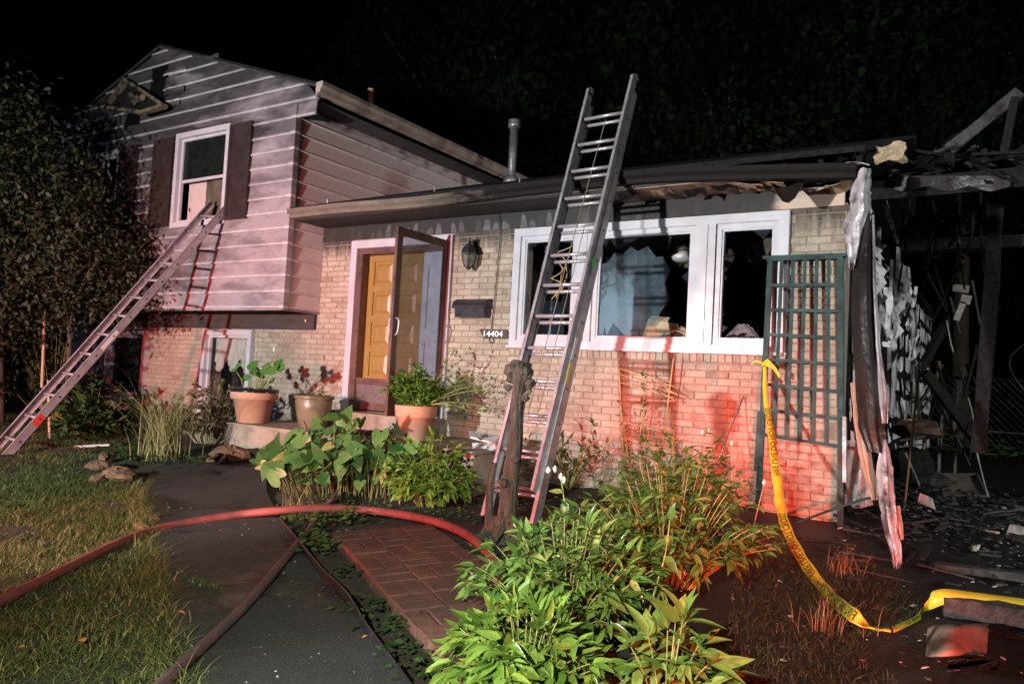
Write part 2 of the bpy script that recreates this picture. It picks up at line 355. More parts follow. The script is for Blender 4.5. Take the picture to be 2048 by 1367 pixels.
MT['treebark'] = plain('tree_bark', (.05, .037, .026), (.10, .075, .052), 9, .9, bs=1., bd=.02, stretch=(3, 3, .7))
def hose_mat(name, ca, cb, dirt):
    m, nt, out = newmat(name); P = pos(nt); w = nd(nt, 'ShaderNodeTexVoronoi', {'Vector': P, 'Scale': 190.}).outputs[0]
    col = mixc(nt, ramp(nt, noise(nt, P, 9., 5), .35, .65), ca, cb); col = mixc(nt, ramp(nt, noise(nt, P, 3.2, 6, .7), .46, .68), col, dirt); col = mixc(nt, mth(nt, 'MULTIPLY', ramp(nt, w, .25, .6), .45), col, tuple(x*.4 for x in ca))
    finish(nt, out, col, mrange(nt, noise(nt, P, 4., 4), .35, .65, .45, .85), w, .7, .004); return m
MT['hose_red'] = hose_mat('red_hose_jacket', (.24, .045, .040), (.33, .075, .065), (.13, .045, .04))
MT['hose_dull'] = hose_mat('dull_hose_jacket', (.085, .045, .048), (.125, .068, .070), (.045, .032, .032))
MT['green_paint'] = plain('green_paint', (.010, .044, .040), (.020, .062, .056), 10, .6, bs=.2, spec=.25, dirt=(.02, .022, .022), dscale=6)
MT['bamboo'] = plain('bamboo', (.46, .30, .13), (.55, .38, .18), 12, .6)
MT['yellow'] = plain('yellow_tape', (.50, .46, .03), (.58, .54, .05), 20, .4, bs=.25, bd=.01)
MT['ink'] = plain('black_print', (.012, .012, .010), None, 5, .5)
MT['faded_ink'] = plain('print_seen_through_tape', (.09, .07, .008), None, 5, .5)
MT['iron'] = plain('black_iron', (.016, .015, .015), (.03, .028, .027), 14, .45, bs=.25)
MT['mailbox'] = plain('black_mailbox', (.020, .019, .023), (.032, .030, .035), 9, .35, bs=.1)
MT['signplate'] = plain('brown_plate', (.035, .020, .018), (.05, .03, .025), 6, .5)
MT['whiteink'] = plain('white_numerals', (.75, .74, .72), None, 5, .5)
MT['galv'] = plain('galvanised', (.17, .17, .18), (.26, .26, .27), 10, .45, .6, dirt=(.10, .07, .05), dscale=4)
MT['sheet'] = plain('scorched_sheet_metal', (.52, .47, .49), (.62, .57, .59), 5, .38, .25, bs=.5, bd=.03, dirt=(.05, .04, .04), dscale=3.2, dlo=.48, dhi=.60)
MT['brownsheet'] = plain('scorched_brown_metal', (.012, .008, .007), (.024, .017, .015), 6, .42, .1, bs=.5, bd=.02, dirt=(.012, .01, .01), dscale=3)
MT['pinkboard'] = plain('pale_fascia_board', (.44, .24, .16), (.52, .33, .25), 5, .6, bs=.3, dirt=(.06, .03, .02), dscale=4, dlo=.55, dhi=.7)
MT['shingle'] = plain('cement_shingle', (.60, .58, .58), (.74, .72, .72), 7, .6, bs=.4, var=.3, dirt=(.03, .027, .025), dscale=5, dlo=.5, dhi=.62)
MT['ventwood'] = plain('scorched_vent_wood', (.10, .075, .045), (.17, .13, .08), 9, .8, bs=.5, dirt=(.015, .012, .01), dscale=7, dlo=.45, dhi=.6)
MT['card'] = plain('cardboard', (.30, .20, .145), (.36, .25, .19), 6, .85, dirt=(.10, .065, .05), dscale=3)
MT['insul'] = plain('insulation', (.44, .33, .20), (.55, .44, .30), 14, .95, bs=1., bd=.03)
MT['debris'] = plain('burnt_debris', (.007, .0065, .006), (.026, .023, .021), 30, .7, bs=.8, var=.6)
MT['debris_pale'] = plain('pale_debris', (.22, .19, .17), (.38, .33, .30), 15, .7, bs=.6, var=.4)
MT['milk'] = plain('opal_glass', (.74, .70, .62), (.8, .76, .68), 5, .2, bs=.02)
MT['curtain'] = plain('cream_curtain', (.42, .38, .33), (.50, .46, .41), 6, .9)
MT['pinkcloth'] = plain('pale_roller_blind', (.42, .34, .32), (.48, .40, .38), 5, .85)
MT['rope'] = plain('ladder_rope', (.20, .165, .10), (.27, .23, .15), 60, .9)
MT['wood'] = plain('raw_wood', (.36, .25, .16), (.46, .34, .23), 12, .8, stretch=(1, 1, .3))
MT['polewood'] = plain('scorched_handle', (.22, .11, .055), (.34, .20, .11), 8, .6, dirt=(.05, .03, .02), dscale=4)
MT['redtape'] = plain('red_sticker', (.50, .045, .03), None, 5, .4)
MT['yellowtag'] = plain('yellow_sticker', (.70, .52, .04), None, 5, .4)
MT['greentag'] = plain('green_sticker', (.05, .45, .10), None, 5, .4)
MT['whitetag'] = plain('white_sticker', (.62, .60, .58), None, 5, .4)
MT['cable'] = plain('black_cable', (.012, .012, .012), None, 5, .5)
MT['palecable'] = plain('pale_cable', (.26, .25, .21), (.34, .33, .29), 8, .6)
MT['stem'] = plain('plant_stem', (.20, .22, .055), (.30, .28, .10), 10, .6)
MT['darkstem'] = plain('green_stem', (.06, .085, .02), (.13, .14, .04), 10, .6)
MT['drystem'] = plain('dry_stem', (.30, .24, .13), (.42, .34, .20), 10, .7)
MT['window_glass'] = glassmat('window_glass', (.9, .94, .94), .05, .01)
MT['dark_glass'] = glassmat('dark_glass', (.35, .42, .38), .07, .18, (.05, .07, .06))
MT['storm_glass'] = glassmat('storm_glass', (.62, .66, .70), .09, .15, (.25, .28, .30))  # blue-grey film in the colour paints the reflection on the pane
MT['frost'] = plain('obscure_glass', (.10, .075, .065), (.16, .125, .11), 60, .22, bs=.8, bd=.004, spec=.8)
# foliage
MT['grass'] = leafmat('grass_blade', (.050, .085, .018), (.135, .160, .042), (.30, .26, .11), .2, .6, .78, .2)
MT['peony'] = leafmat('peony_leaf', (.065, .145, .026), (.165, .275, .055), (.30, .31, .09), .24, .30, .90, .6)
MT['peony_yellow'] = leafmat('yellow_green_leaf', (.10, .20, .028), (.21, .33, .055), (.28, .32, .05), .22, .34, .92, .5)
MT['broad'] = leafmat('bright_broad_leaf', (.12, .23, .04), (.21, .32, .07), None, .25, .36)
MT['taro'] = leafmat('taro_leaf', (.045, .125, .030), (.105, .225, .055), (.34, .32, .12), .2, .42, .92)
MT['round'] = leafmat('round_leaf', (.05, .18, .03), (.10, .27, .05), None, .25, .45)
MT['shrub'] = leafmat('potted_shrub_leaf', (.065, .17, .022), (.145, .29, .04), (.36, .36, .07), .22, .35, .9)
MT['dark_leaf'] = leafmat('dark_tree_leaf', (.014, .024, .007), (.036, .046, .012), (.065, .045, .013), .15, .65, .8)
def woodleaf():
    m, nt, out = newmat('woodland_leaf'); P = pos(nt); r = rnd(nt); col = mixc(nt, r, (.004, .009, .004), (.011, .019, .008)); col = mixc(nt, ramp(nt, noise(nt, P, .33, 4, .6), .38, .62), (.0015, .003, .0015), col); finish(nt, out, col, .85, spec=.08); return m
MT['wood_leaf'] = woodleaf()
MT['dry_leaf'] = leafmat('dry_leaf', (.18, .11, .055), (.32, .22, .12), (.10, .10, .03), .15, .6, .7)
MT['bed_leaf'] = leafmat('bed_leaf', (.018, .045, .012), (.045, .085, .022), None, .15, .4)
MT['ivy'] = leafmat('ground_ivy', (.035, .085, .018), (.085, .15, .035), None, .2, .4)
MT['reed'] = leafmat('ornamental_grass_blade', (.24, .20, .07), (.38, .31, .13), None, .2, .5)
MT['straw'] = leafmat('straw', (.045, .042, .018), (.14, .12, .06), (.05, .075, .022), .15, .7, .6)
MT['vine'] = leafmat('vine_leaf', (.05, .09, .02), (.10, .15, .03), (.30, .10, .03), .2, .4, .9)
MT['petal'] = plain('pale_petal', (.60, .55, .48), (.68, .62, .5), 9, .6)
MT['fallen'] = plain('orange_leaf', (.50, .17, .04), (.58, .25, .08), 9, .6)
# ------------------------------------------------------------------ ground
WL_EDGE = [(1.9, -7.3), (-1.61, -5.04), (-2.73, -4.41), (-4.03, -3.70), (-5.22, -3.05), (-6.0, -2.45), (-6.6, -1.75), (-6.75, -1.2)]   # lawn side of the walk
WR_EDGE = [(2.9, -6.65), (-.87, -4.50), (-2.26, -3.70), (-3.55, -2.91), (-4.45, -2.3), (-4.95, -1.9), (-5.2, -1.6), (-5.3, -1.2)]  # bed side
def side_of(x, y):
    """+ on the lawn side of the walk"""
    best = 1e9; sg = 0
    for (ax, ay), (bx, by) in zip(WL_EDGE[:-1], WL_EDGE[1:]):
        dx, dy = bx-ax, by-ay; t = max(0, min(1, ((x-ax)*dx+(y-ay)*dy)/(dx*dx+dy*dy)))
        px_, py_ = ax+t*dx-x, ay+t*dy-y; d = px_*px_+py_*py_
        if d < best: best = d; sg = math.copysign(math.sqrt(d), dx*(y-ay)-dy*(x-ax))
    return -sg   # the walk runs away from the camera to the left; lawn lies on its left
LAWN_SIGN = 1 if side_of(-4, -5.5) > 0 else -1
def lawn_d(x, y): return side_of(x, y)*LAWN_SIGN
xs = np.concatenate([[-70, -45, -30, -22, -17], np.arange(-14, 5.01, .16), [7, 10, 16, 26, 45, 70]])
ys = np.concatenate([[-70, -40, -25, -15, -11], np.arange(-9, 5.01, .16), [7, 10, 16, 26, 45, 80]])
gv = []; mask = []
for y in ys:
    for x in xs:
        n = .012*math.sin(x*5.1+1.3*y)+.012*math.sin(y*6.3-x*2.2)+.008*math.sin(13*x+3*y)
        z = gz(x, max(y, -12)) if x > -20 else gz(-20, max(y, -12))
        gv.append((x, y, z+n-.012)); mask.append((1. if (lawn_d(x, y) > .02 and y < -1.2 and x < 2) or x < -14 else 0., 1. if x > -.6+.3*math.sin(3*y) and y > -3.4-.5*(x) else 0.))
nx = len(xs); gf = np.array([(j*nx+i, j*nx+i+1, (j+1)*nx+i+1, (j+1)*nx+i) for j in range(len(ys)-1) for i in range(nx-1)])
def ground_mat():
    m, nt, out = newmat('yard_ground'); P = pos(nt)
    a = nd(nt, 'ShaderNodeAttribute', None, attribute_name='lawn').outputs['Fac']; b = nd(nt, 'ShaderNodeAttribute', None, attribute_name='ash').outputs['Fac']
    so = mixc(nt, ramp(nt, noise(nt, P, 22., 6, .7), .35, .7), (.016, .012, .008), (.05, .037, .024))
    la = mixc(nt, ramp(nt, noise(nt, P, 16., 5), .35, .7), (.018, .020, .007), (.045, .040, .016))
    ash = mixc(nt, ramp(nt, noise(nt, P, 12., 6, .7), .4, .75), (.007, .007, .007), (.032, .028, .025))
    col = mixc(nt, a, so, la); col = mixc(nt, b, col, ash)
    ro = mixc(nt, b, (.92,)*3, (.45,)*3)
    p = finish(nt, out, col, .9, noise(nt, P, 45., 7, .75), 1., .025); nt.links.new(ro, p.inputs['Roughness']); return m
me = mesh_np('ground', gv, gf, ground_mat(), True)
for k, nm in enumerate(('lawn', 'ash')):
    at_ = me.attributes.new(nm, 'FLOAT', 'POINT'); at_.data.foreach_set('value', np.array([q[k] for q in mask], np.float32))
tag(link_mesh('ground', me), 'dark earth of the front yard', kind='structure')

# walk of dark concrete slabs
walk = thing('walkway', 'dark wet concrete front walk in slabs between lawn and planting bed', None, (-3, -4, gz(-3, -4))); tag(walk, kind='structure')
def edge_at(E_, s):
    L = [0.]
    for a, b in zip(E_[:-1], E_[1:]): L.append(L[-1]+math.hypot(b[0]-a[0], b[1]-a[1]))
    s *= L[-1]
    for i in range(len(E_)-1):
        if s <= L[i+1]+1e-9:
            t = (s-L[i])/(L[i+1]-L[i]); return (E_[i][0]+t*(E_[i+1][0]-E_[i][0]), E_[i][1]+t*(E_[i+1][1]-E_[i][1]))
    return E_[-1]
# joints given by where they cross the two edges (fractions of edge length)
def frac(E_, p):
    best = (1e9, 0)
    for k in range(801):
        q = edge_at(E_, k/800); d = math.hypot(q[0]-p[0], q[1]-p[1])
        if d < best[0]: best = (d, k/800)
    return best[1]
jl = [0., .20] + [frac(WL_EDGE, p) for p in ((-1.85, -4.93), (-2.66, -4.45), (-3.75, -3.86), (-4.95, -3.2))] + [.905, 1.]
jr = [0., .24] + [frac(WR_EDGE, p) for p in ((-1.33, -4.25), (-2.25, -3.74), (-3.4, -3.02), (-4.5, -2.28))] + [.91, 1.]
for k in range(len(jl)-1):
    g = .007
    Lp = [edge_at(WL_EDGE, jl[k]+(jl[k+1]-jl[k])*t) for t in (g, .2, .4, .6, .8, 1-g)]
    Rp = [edge_at(WR_EDGE, jr[k]+(jr[k+1]-jr[k])*t) for t in (g, .2, .4, .6, .8, 1-g)]
    h = .022+random.uniform(-.001, .001)
    ring = []
    nn_ = 6; V = []; F = []
    cols_ = 7
    for lv, hh in ((0, -.1), (1, h)):
        for i in range(nn_):
            for j in range(cols_):
                t = j/(cols_-1); x = Lp[i][0]*(1-t)+Rp[i][0]*t; y = Lp[i][1]*(1-t)+Rp[i][1]*t
                e = .006 if lv and (i in (0, nn_-1) or j in (0, cols_-1)) else 0
                V.append((x, y, gz(x, y)+hh-e))
    o = nn_*cols_
    for i in range(nn_-1):
        for j in range(cols_-1):
            a = i*cols_+j; F.append((o+a, o+a+cols_, o+a+cols_+1, o+a+1))
    E_ = [j for j in range(cols_)]+[i*cols_+cols_-1 for i in range(1, nn_)]+[(nn_-1)*cols_+j for j in range(cols_-2, -1, -1)]+[i*cols_ for i in range(nn_-2, 0, -1)]
    for q in range(len(E_)): a, b2 = E_[q], E_[(q+1) % len(E_)]; F.append((a, b2, o+b2, o+a))
    bb = B(); bb.add(V, F); bb.build('slab', MT['walk'], walk)
    if k:
        pa, pb = np.array(edge_at(WL_EDGE, jl[k])), np.array(edge_at(WR_EDGE, jr[k])); u_ = (pb-pa)/np.linalg.norm(pb-pa); w_ = np.array([-u_[1], u_[0]])*.03
        jf = B(); jf.prism([tuple(pa+u_*.01-w_), tuple(pb-u_*.01-w_), tuple(pb-u_*.01+w_), tuple(pa+u_*.01+w_)], lambda x, y: gz(x, y)-.1, lambda x, y: gz(x, y)+.015); jf.build('joint_filler', MT['soil'], walk)

# raised path of red pavers, basket weave
pth = thing('paver_path', 'raised red paver path in basket weave beside the bed', None, (-2, -3.2, gz(-2, -3.2))); tag(pth, kind='structure')
pd = np.array([.845, -.535]); pn = np.array([.535, .845]); p0 = np.array([-2.79, -3.10]); SQ = .245
bb = B(); L_ = 12*SQ
def pxy(s, t): q = p0+pd*s+pn*t; return q[0], q[1]
bb.prism([pxy(.01, .01), pxy(L_-.01, .01), pxy(L_-.01, 3*SQ-.01), pxy(.01, 3*SQ-.01)], lambda x, y: gz(x, y)-.1, lambda x, y: gz(x, y)+.045)
bb.build('paver_bed', MT['soil'], pth)
for i in range(12):
    for j in range(3):
        for k in range(2):
            if (i+j) % 2: s0, s1, t0, t1 = i*SQ, (i+1)*SQ, j*SQ+k*SQ/2, j*SQ+(k+1)*SQ/2
            else: s0, s1, t0, t1 = i*SQ+k*SQ/2, i*SQ+(k+1)*SQ/2, j*SQ, (j+1)*SQ
            e = .0045; h = .066+random.uniform(-.004, .004); j_ = lambda: random.uniform(-.002, .002)
            b2 = B(); c = [(s0+e, t0+e), (s1-e, t0+e), (s1-e, t1-e), (s0+e, t1-e)]
            cs, ct = (s0+s1)/2, (t0+t1)/2; V = []
            for f_, hh in ((1, 0.0), (1, h-.006), (.93, h)):
                for s_, t_ in c:
                    x, y = pxy(cs+(s_-cs)*f_+j_(), ct+(t_-ct)*f_+j_()); V.append((x, y, gz(x, y)+hh))
            F = [(3, 2, 1, 0), (8, 9, 10, 11)]+[(a+4*l, (a+1) % 4+4*l, (a+1) % 4+4*l+4, a+4*l+4) for l in (0, 1) for a in range(4)]
            b2.add(V, F); b2.build('paver', MT['paver'], pth)

# ------------------------------------------------------------------ house
XG, YG = -6.42, -.585         # right wall plane and front wall plane of the upper gabled wing
XL = -12.52; RX, RZ = -9.47, 5.66
house = thing('house', 'fire damaged split level house of buff brick and grey siding', 'house', (-4, 0, 0))

# brick wall: mortar body with openings, then bricks
OPEN = [(-5.78, -4.32, .54, 2.62), (-3.31, -.55, 1.48, 2.60), (-8.66, -7.72, .25, 1.42), (-11.2, -10.24, .46, 1.40)]
def wall_cells(x0, x1, z0, z1, ops):
    xs_ = sorted({x0, x1, *[v for o in ops for v in o[:2] if x0 < v < x1]}); zs_ = sorted({z0, z1, *[v for o in ops for v in o[2:] if z0 < v < z1]})
    for a, b in zip(xs_[:-1], xs_[1:]):
        run = None
        for c, d in zip(zs_[:-1], zs_[1:]):
            mx, mz = (a+b)/2, (c+d)/2
            if any(o[0] < mx < o[1] and o[2] < mz < o[3] for o in ops):
                if run: yield (a, b, run[0], run[1]); run = None
            else: run = (run[0], d) if run else (c, d)
        if run: yield (a, b, run[0], run[1])
bw = B()
for a, b, c, d in wall_cells(-12.5, 0., -.4, 2.72, OPEN+[(-12.5, -6.44, 1.76, 3.)]): bw.box((a, .003, c), (b, .24, d))
front = bw.build('front_wall', MT['mortar'], house)
TRIM = [(-5.86, -4.24, .34, 2.675), (-3.395, -.465, 1.30, 2.685), (-8.74, -7.64, .18, 1.56), (-11.27, -10.17, .38, 1.56)]
bl = []
ROW = .0677; LEN = .2135
for r in range(-3, 41):
    z = r*ROW; 
    if z+.058 > 2.71: continue
    for k in range(-60, 2):
        x0 = k*LEN+(LEN/2 if r % 2 else 0)+random.uniform(-.003, .003); x1 = x0+.2025
        segs = [(max(x0, -12.49), min(x1, -.002))]
        if z > 1.50: segs = [(max(segs[0][0], -6.43), segs[0][1])]
        for o in TRIM:
            if z+.05 > o[2] and z < o[3]:
                new = []
                for a, b in segs:
                    if b <= o[0] or a >= o[1]: new.append((a, b)); continue
                    if a < o[0]: new.append((a, o[0]))
                    if b > o[1]: new.append((o[1], b))
                segs = new
        for a, b in segs:
            if b-a > .03: bl.append((a, b, z+.005, z+.0625))
for k in range(43):    # rowlock course under the picture window
    x0 = -3.39+k*.0682; bl.append((x0, x0+.059, 1.303, 1.392))
def brick_proto(i):
    rs = np.random.RandomState(i); j = lambda s: rs.uniform(-s, s)
    V = []
    for y, f in ((.5, 1.), (-.40, 1.), (-.5, .93)):
        for sx, sz in ((-1, -1), (1, -1), (1, 1), (-1, 1)):
            fx = f if f == 1 else .975; fz = f if f == 1 else .86
            V.append((sx*.5*fx+j(.008), y+j(.05)*(y < 0), sz*.5*fz+j(.03)))
    F = [(8, 9, 10, 11)]+[(a+4*l, (a+1) % 4+4*l, (a+1) % 4+4*l+4, a+4*l+4) for l in (0, 1) for a in range(4)]
    return V, F
PROT = [brick_proto(i) for i in range(8)]
PME = [mesh_np('brick', V, F, MT['brick']) for V, F in PROT]
def bsize(q): return (q[1]-q[0])*1000/np.linalg.norm(np.array([(q[0]+q[1])/2, 0, q[2]])-CAM)**2 + (0 if q[0] > -3.6 and q[2] > .2 else -20)
bl.sort(key=bsize, reverse=True)
rest = B()
for i, (a, b, c, d) in enumerate(bl):
    k = random.randrange(8); ctr = np.array([(a+b)/2, .012+random.uniform(-.003, .003), (c+d)/2]); sc = np.array([b-a, .036, d-c])
    if i < 300:
        o = link_mesh('brick', PME[k], front, None); o.location = ctr-wloc(house); o.scale = sc
    else: rest.add(np.array(PROT[k][0])*sc+ctr, PROT[k][1])
tag(rest.build('bricks', MT['brick'], front), kind='stuff')
# frieze board between brick and soffit
fz = B(); fz.box((-6.41, -.022, 2.695), (-.02, .01, 2.872)); fz.build('frieze_board', MT['frieze'], house)
# drip edges of broken frieze right end
# ---- gable wing shell
wg = B()
WINS = [(-8.80, -7.74, 2.98, 4.19), (-11.20, -10.36, 2.98, 4.15)]
def gtop(x): return RZ-abs(x-RX)*.333
poly = [(XL, 1.76), (XG-.03, 1.76), (XG-.03, gtop(XG)), (RX, RZ-.03), (XL, gtop(XL))]
back = B()
for a, b, c, d in wall_cells(XL, XG-.03, 1.77, 4.30, WINS): back.box((a, YG+.012, c), (b, YG+.06, d))
n5 = [(XL, 4.30), (XG-.03, 4.30), (XG-.03, gtop(XG)), (RX, RZ-.04), (XL, gtop(XL))]
back.add([(x, YG+.012, z) for x, z in n5]+[(x, YG+.06, z) for x, z in n5], [(0, 1, 2, 3, 4), (9, 8, 7, 6, 5)]+[(i, i+5, (i+1) % 5+5, (i+1) % 5) for i in range(5)])
gable = back.build('gable_wall', MT['void'], house)
PROF = [(0., 0.), (.020, 0.), (.031, .004), (.034, .011), (.031, .018), (.020, .026), (.005, 1.), (0., 1.)]   # outward, fraction / metres of height
def sboard(zb, zt, e0, e1, face, trim0=None, full=.2):
    """one lapped board; e0,e1 functions of z giving its two ends along the wall"""
    b = B(); V = []
    for o, f in PROF:
        z = zb+f if f < 1 else zt
        if z > zt: z = zt
        for e in (e0, e1):
            s = e(z); V.append((s, YG-o, z) if face == 'f' else (XG+o, s, z))
    m = len(PROF); F = [tuple(2*i for i in range(m)), tuple(2*i+1 for i in range(m-1, -1, -1))]
    for i in range(m): a, c = 2*i, 2*((i+1) % m); F.append((a, a+1, c+1, c))
    return b.add(V, F)
def cst(v): return lambda z: v
HOLES = [(-9.70, -9.28, 4.76, 5.42), (-10.30, -9.84, 4.52, 4.72), (-9.30, -8.96, 4.72, 4.80), (-9.30, -8.75, 5.16, 5.22), (-9.2, -8.86, 4.95, 4.985)]
zb = 1.762; EX = .2005
CASE = [(-8.90, -7.68, 2.93, 4.26), (-11.28, -10.30, 2.93, 4.22)]
while zb < 5.62:
    zt = min(zb+EX, RZ-.02); zm = (zb+zt)/2
    right0 = (lambda z: min(XG-.06, RX+(RZ-z-.015)/.333)) if zt < 4.33 else (lambda z: min(-6.05, RX+(RZ-z-.015)/.333))
    left0 = lambda z: max(XL+.02, RX-(RZ-z-.015)/.333)
    cuts = [(c[0], c[1], c[2], c[3]) for c in CASE if c[2] < zt-.01 and c[3] > zb+.01] + [h for h in HOLES if h[2] < zt-.05 and h[3] > zb+.05]
    cuts.sort(); cur = left0
    for c in cuts:
        j = lambda s=.012: random.uniform(-s, s)
        hole = c in HOLES
        r = (lambda q, m_: (lambda z: q+m_*(z-zm)))(c[0]+(j(.05) if hole else 0), j(.5) if hole else 0)
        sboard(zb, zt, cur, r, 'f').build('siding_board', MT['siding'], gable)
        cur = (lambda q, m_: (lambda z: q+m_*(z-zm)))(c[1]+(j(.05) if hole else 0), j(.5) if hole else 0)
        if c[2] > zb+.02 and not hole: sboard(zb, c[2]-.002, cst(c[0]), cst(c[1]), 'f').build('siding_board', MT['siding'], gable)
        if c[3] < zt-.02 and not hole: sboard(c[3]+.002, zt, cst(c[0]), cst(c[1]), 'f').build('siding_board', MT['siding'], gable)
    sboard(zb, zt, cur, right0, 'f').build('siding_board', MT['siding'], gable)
    zb += EX
# loose flaps of siding by the hole
for x, z, w, h, t in ((-9.27, 5.26, .50, .10, .05), (-9.22, 4.99, .42, .12, .045), (-9.24, 4.80, .36, .10, .04), (-8.4, 5.30, .35, .06, .03)):
    g = [[(x+w*u, YG-.035-t*(1-u)*(1-v)-.01*v, z-h*(1-v)+.012*math.sin(9*u)+w*u*-.02) for v in (0, .5, 1)] for u in np.linspace(0, 1, 6)]
    B().sheet(g, .003).build('torn_flap', MT['siding'], gable)
# right side wall of the wing
sw = B(); sw.box((XG-.08, YG+.02, 1.77), (XG-.012, 8.2, 4.33)); sidew = sw.build('wing_side_wall', MT['char'], house)
zb = 1.762
while zb < 4.25:
    zt = min(zb+EX, 4.335)
    if zt < 2.95: y1 = -.004
    else: y1 = min(8.2, max(.2, (zt-2.9)/.31+.2))
    sboard(zb, zt, cst(YG+.05), cst(y1), 's').build('siding_board', MT['side_siding'], sidew)
    zb += EX
# corner post, foot trim, rim board
cp = B(); cp.box((XG-.055, YG-.034, 1.752), (XG+.036, YG+.045, 4.34)); cp.build('corner_post', MT['siding'], house)
st = B(); st.box((XL, YG-.03, 1.735), (XG+.03, YG+.02, 1.760)); st.box((XG-.02, YG+.021, 1.737), (XG+.03, 0, 1.759)); st.build('starter_strip', MT['siding'], house)
us = B(); us.box((XL, YG+.022, 1.764), (XG-.012, .009, 1.785)); us.build('overhang_soffit', MT['rim'], house)
rb = B(); rb.box((XL, -.045, 1.535), (-6.445, .008, 1.762)); rim = rb.build('rim_board', MT['rim'], house)
kb = B(); kb.lathe((0, 0, 0), [(.018, 0), (.018, .012), (.010, .016)], 12); kV = [(x-6.60, -.045-z, 1.655+y) for x, y, z in kb.v]; k2 = B(); k2.add(kV, kb.f); k2.build('knob', MT['bamboo'], rim, True)
# roofs
def slab(x0, z0, x1, z1, ya, yb, th):
    return [(x0, ya, z0), (x1, ya, z1), (x1, yb, z1), (x0, yb, z0), (x0, ya, z0-th), (x1, ya, z1-th), (x1, yb, z1-th), (x0, yb, z0-th)]
BF = [(0, 1, 2, 3), (7, 6, 5, 4), (4, 5, 1, 0), (5, 6, 2, 1), (6, 7, 3, 2), (7, 4, 0, 3)]
rf = B()
rf.add(slab(RX, RZ+.04, -6.02, RZ+.04-3.45*.333, YG-.045, 8.6, .045), BF); rf.add(slab(RX-.002, RZ+.04, XL-.4, RZ+.04-3.45*.333, YG-.045, 8.6, .045), [tuple(reversed(f)) for f in BF])
wroof = rf.build('wing_roof', MT['roof'], house)
rk = B()
for s in (1, -1):
    p = [(RX, YG-.058, RZ-.01), (RX+s*3.44, YG-.058, RZ-.01-3.44*.333)]
    rk.bar(p[0], p[1], .02, .022)
rk.build('rake_trim', MT['charlight'], wroof)
ev = B(); ev.box((-6.06, YG-.03, 4.40), (-6.035, 8.5, 4.535)); ev.build('eave_fascia', MT['eave_gutter'], wroof)
eg = B()
prof = [(0, 4.545), (.115, 4.55), (.118, 4.50), (.085, 4.46), (.075, 4.42), (.0, 4.415)]
n_ = len(prof); V = [( -6.034+a, y, z) for y in (YG-.06, 8.5) for a, z in prof]; F = [tuple(range(n_-1, -1, -1)), tuple(range(n_, 2*n_))]+[(i, (i+1) % n_, n_+(i+1) % n_, n_+i) for i in range(n_)]
eg.add(V, F); eg.build('eave_gutter', MT['eave_gutter'], wroof)
es = B()
yy = YG+.01
while yy < 8.3:
    es.box((XG-.01, yy, 4.338), (-6.062, yy+.145, 4.350+.0)); yy += .15
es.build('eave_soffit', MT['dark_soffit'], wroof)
er = B(); er.box((XG-.03, YG-.026, 4.345), (-6.02, YG+.008, 4.372)); er.build('eave_return', MT['siding'], wroof)
# crumpled plastic and vents on the wing roof
def rzw(x): return RZ+.05-(x-RX)*.333
# main roof
PIT2 = .318; Z0 = 3.03
def rzm(y): return Z0+PIT2*(y+.6)
mr = B(); xe = [(-6.40, 0)]
V = []
ed = [(.22, -.62), (.30, -.3), (.05, .1), (.32, .5), (-.15, 1.1), (.15, 1.6), (-.35, 2.4), (.05, 3.0), (-.2, 3.6), (.1, 4.2)]
top = [(-6.39, -.62)]+ed+[(-6.39, 4.2)]
mr.prism(top, lambda x, y: rzm(y)-.05, lambda x, y: rzm(y))
bk = [(-6.39, 4.2), (.1, 4.2), (.0, 6.), (-.8, 7.2), (-.6, 8.8), (-6.39, 8.8)]
mr.prism(bk, lambda x, y: rzm(8.4-y)-.05, lambda x, y: rzm(8.4-y))
mroof = mr.build('main_roof', MT['roof'], house)
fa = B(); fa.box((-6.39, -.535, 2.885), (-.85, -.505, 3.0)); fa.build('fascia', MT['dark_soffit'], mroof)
gt = B()
prof = [(0, 3.005), (.10, 3.01), (.103, 2.965), (.075, 2.935), (.062, 2.90), (0, 2.895)]; n_ = len(prof); V = []; F = []
sx = np.linspace(-6.42, .16, 23)
for i, x in enumerate(sx):
    sag = -.045*math.exp(-((x+4.6)/.9)**2)+(-.12*max(0, x+1.5)**1.3) + .012*math.sin(2.1*x); out_ = .012*math.sin(1.7*x+1)
    for a, z in prof: V.append((x, -.536-a+out_*.4, z+sag*.55))
for i in range(len(sx)-1):
    for k in range(n_): F.append((i*n_+k, i*n_+(k+1) % n_, (i+1)*n_+(k+1) % n_, (i+1)*n_+k))
F += [tuple(range(n_-1, -1, -1)), tuple((len(sx)-1)*n_+k for k in range(n_))]
gt.add(V, [tuple(reversed(f)) for f in F]); gtr = gt.build('main_gutter', MT['gutter'], mroof)
for x in (-5.75, -4.1, -3.0): b = B(); b.tube([(x, -.6, 3.03), (x, -.6, 3.075), (x, -.58, 3.085)], .006, 6); b.build('gutter_hanger', MT['alu'], gtr)
sf = B()
x = -6.39
sp = []
while x < -.95: sp.append((x, min(x+.30, -.94))); x += .303
for a, b in sp:
    q = B(); q.box((a, -.505, 2.874+random.uniform(0, .002)), (b, -.004, 2.884)); q.build('soffit_panel', MT['soffit'], mroof)
for k, (a, b, dz) in enumerate(((-.93, -.66, -.0), (-.65, -.42, -.012), (-.13, .06, -.03))):
    g = [[(a+(b-a)*u, -.50+.49*v, 2.876+dz*math.sin(3*u)-.06*(u*(1-v) if k < 2 else (1-u))*(1+.5*math.sin(7*v))) for v in np.linspace(0 if k < 2 else .35, 1, 7)] for u in np.linspace(0, 1, 6)]
    B().sheet(g, .004).build('soffit_panel', MT['soffit'], mroof)
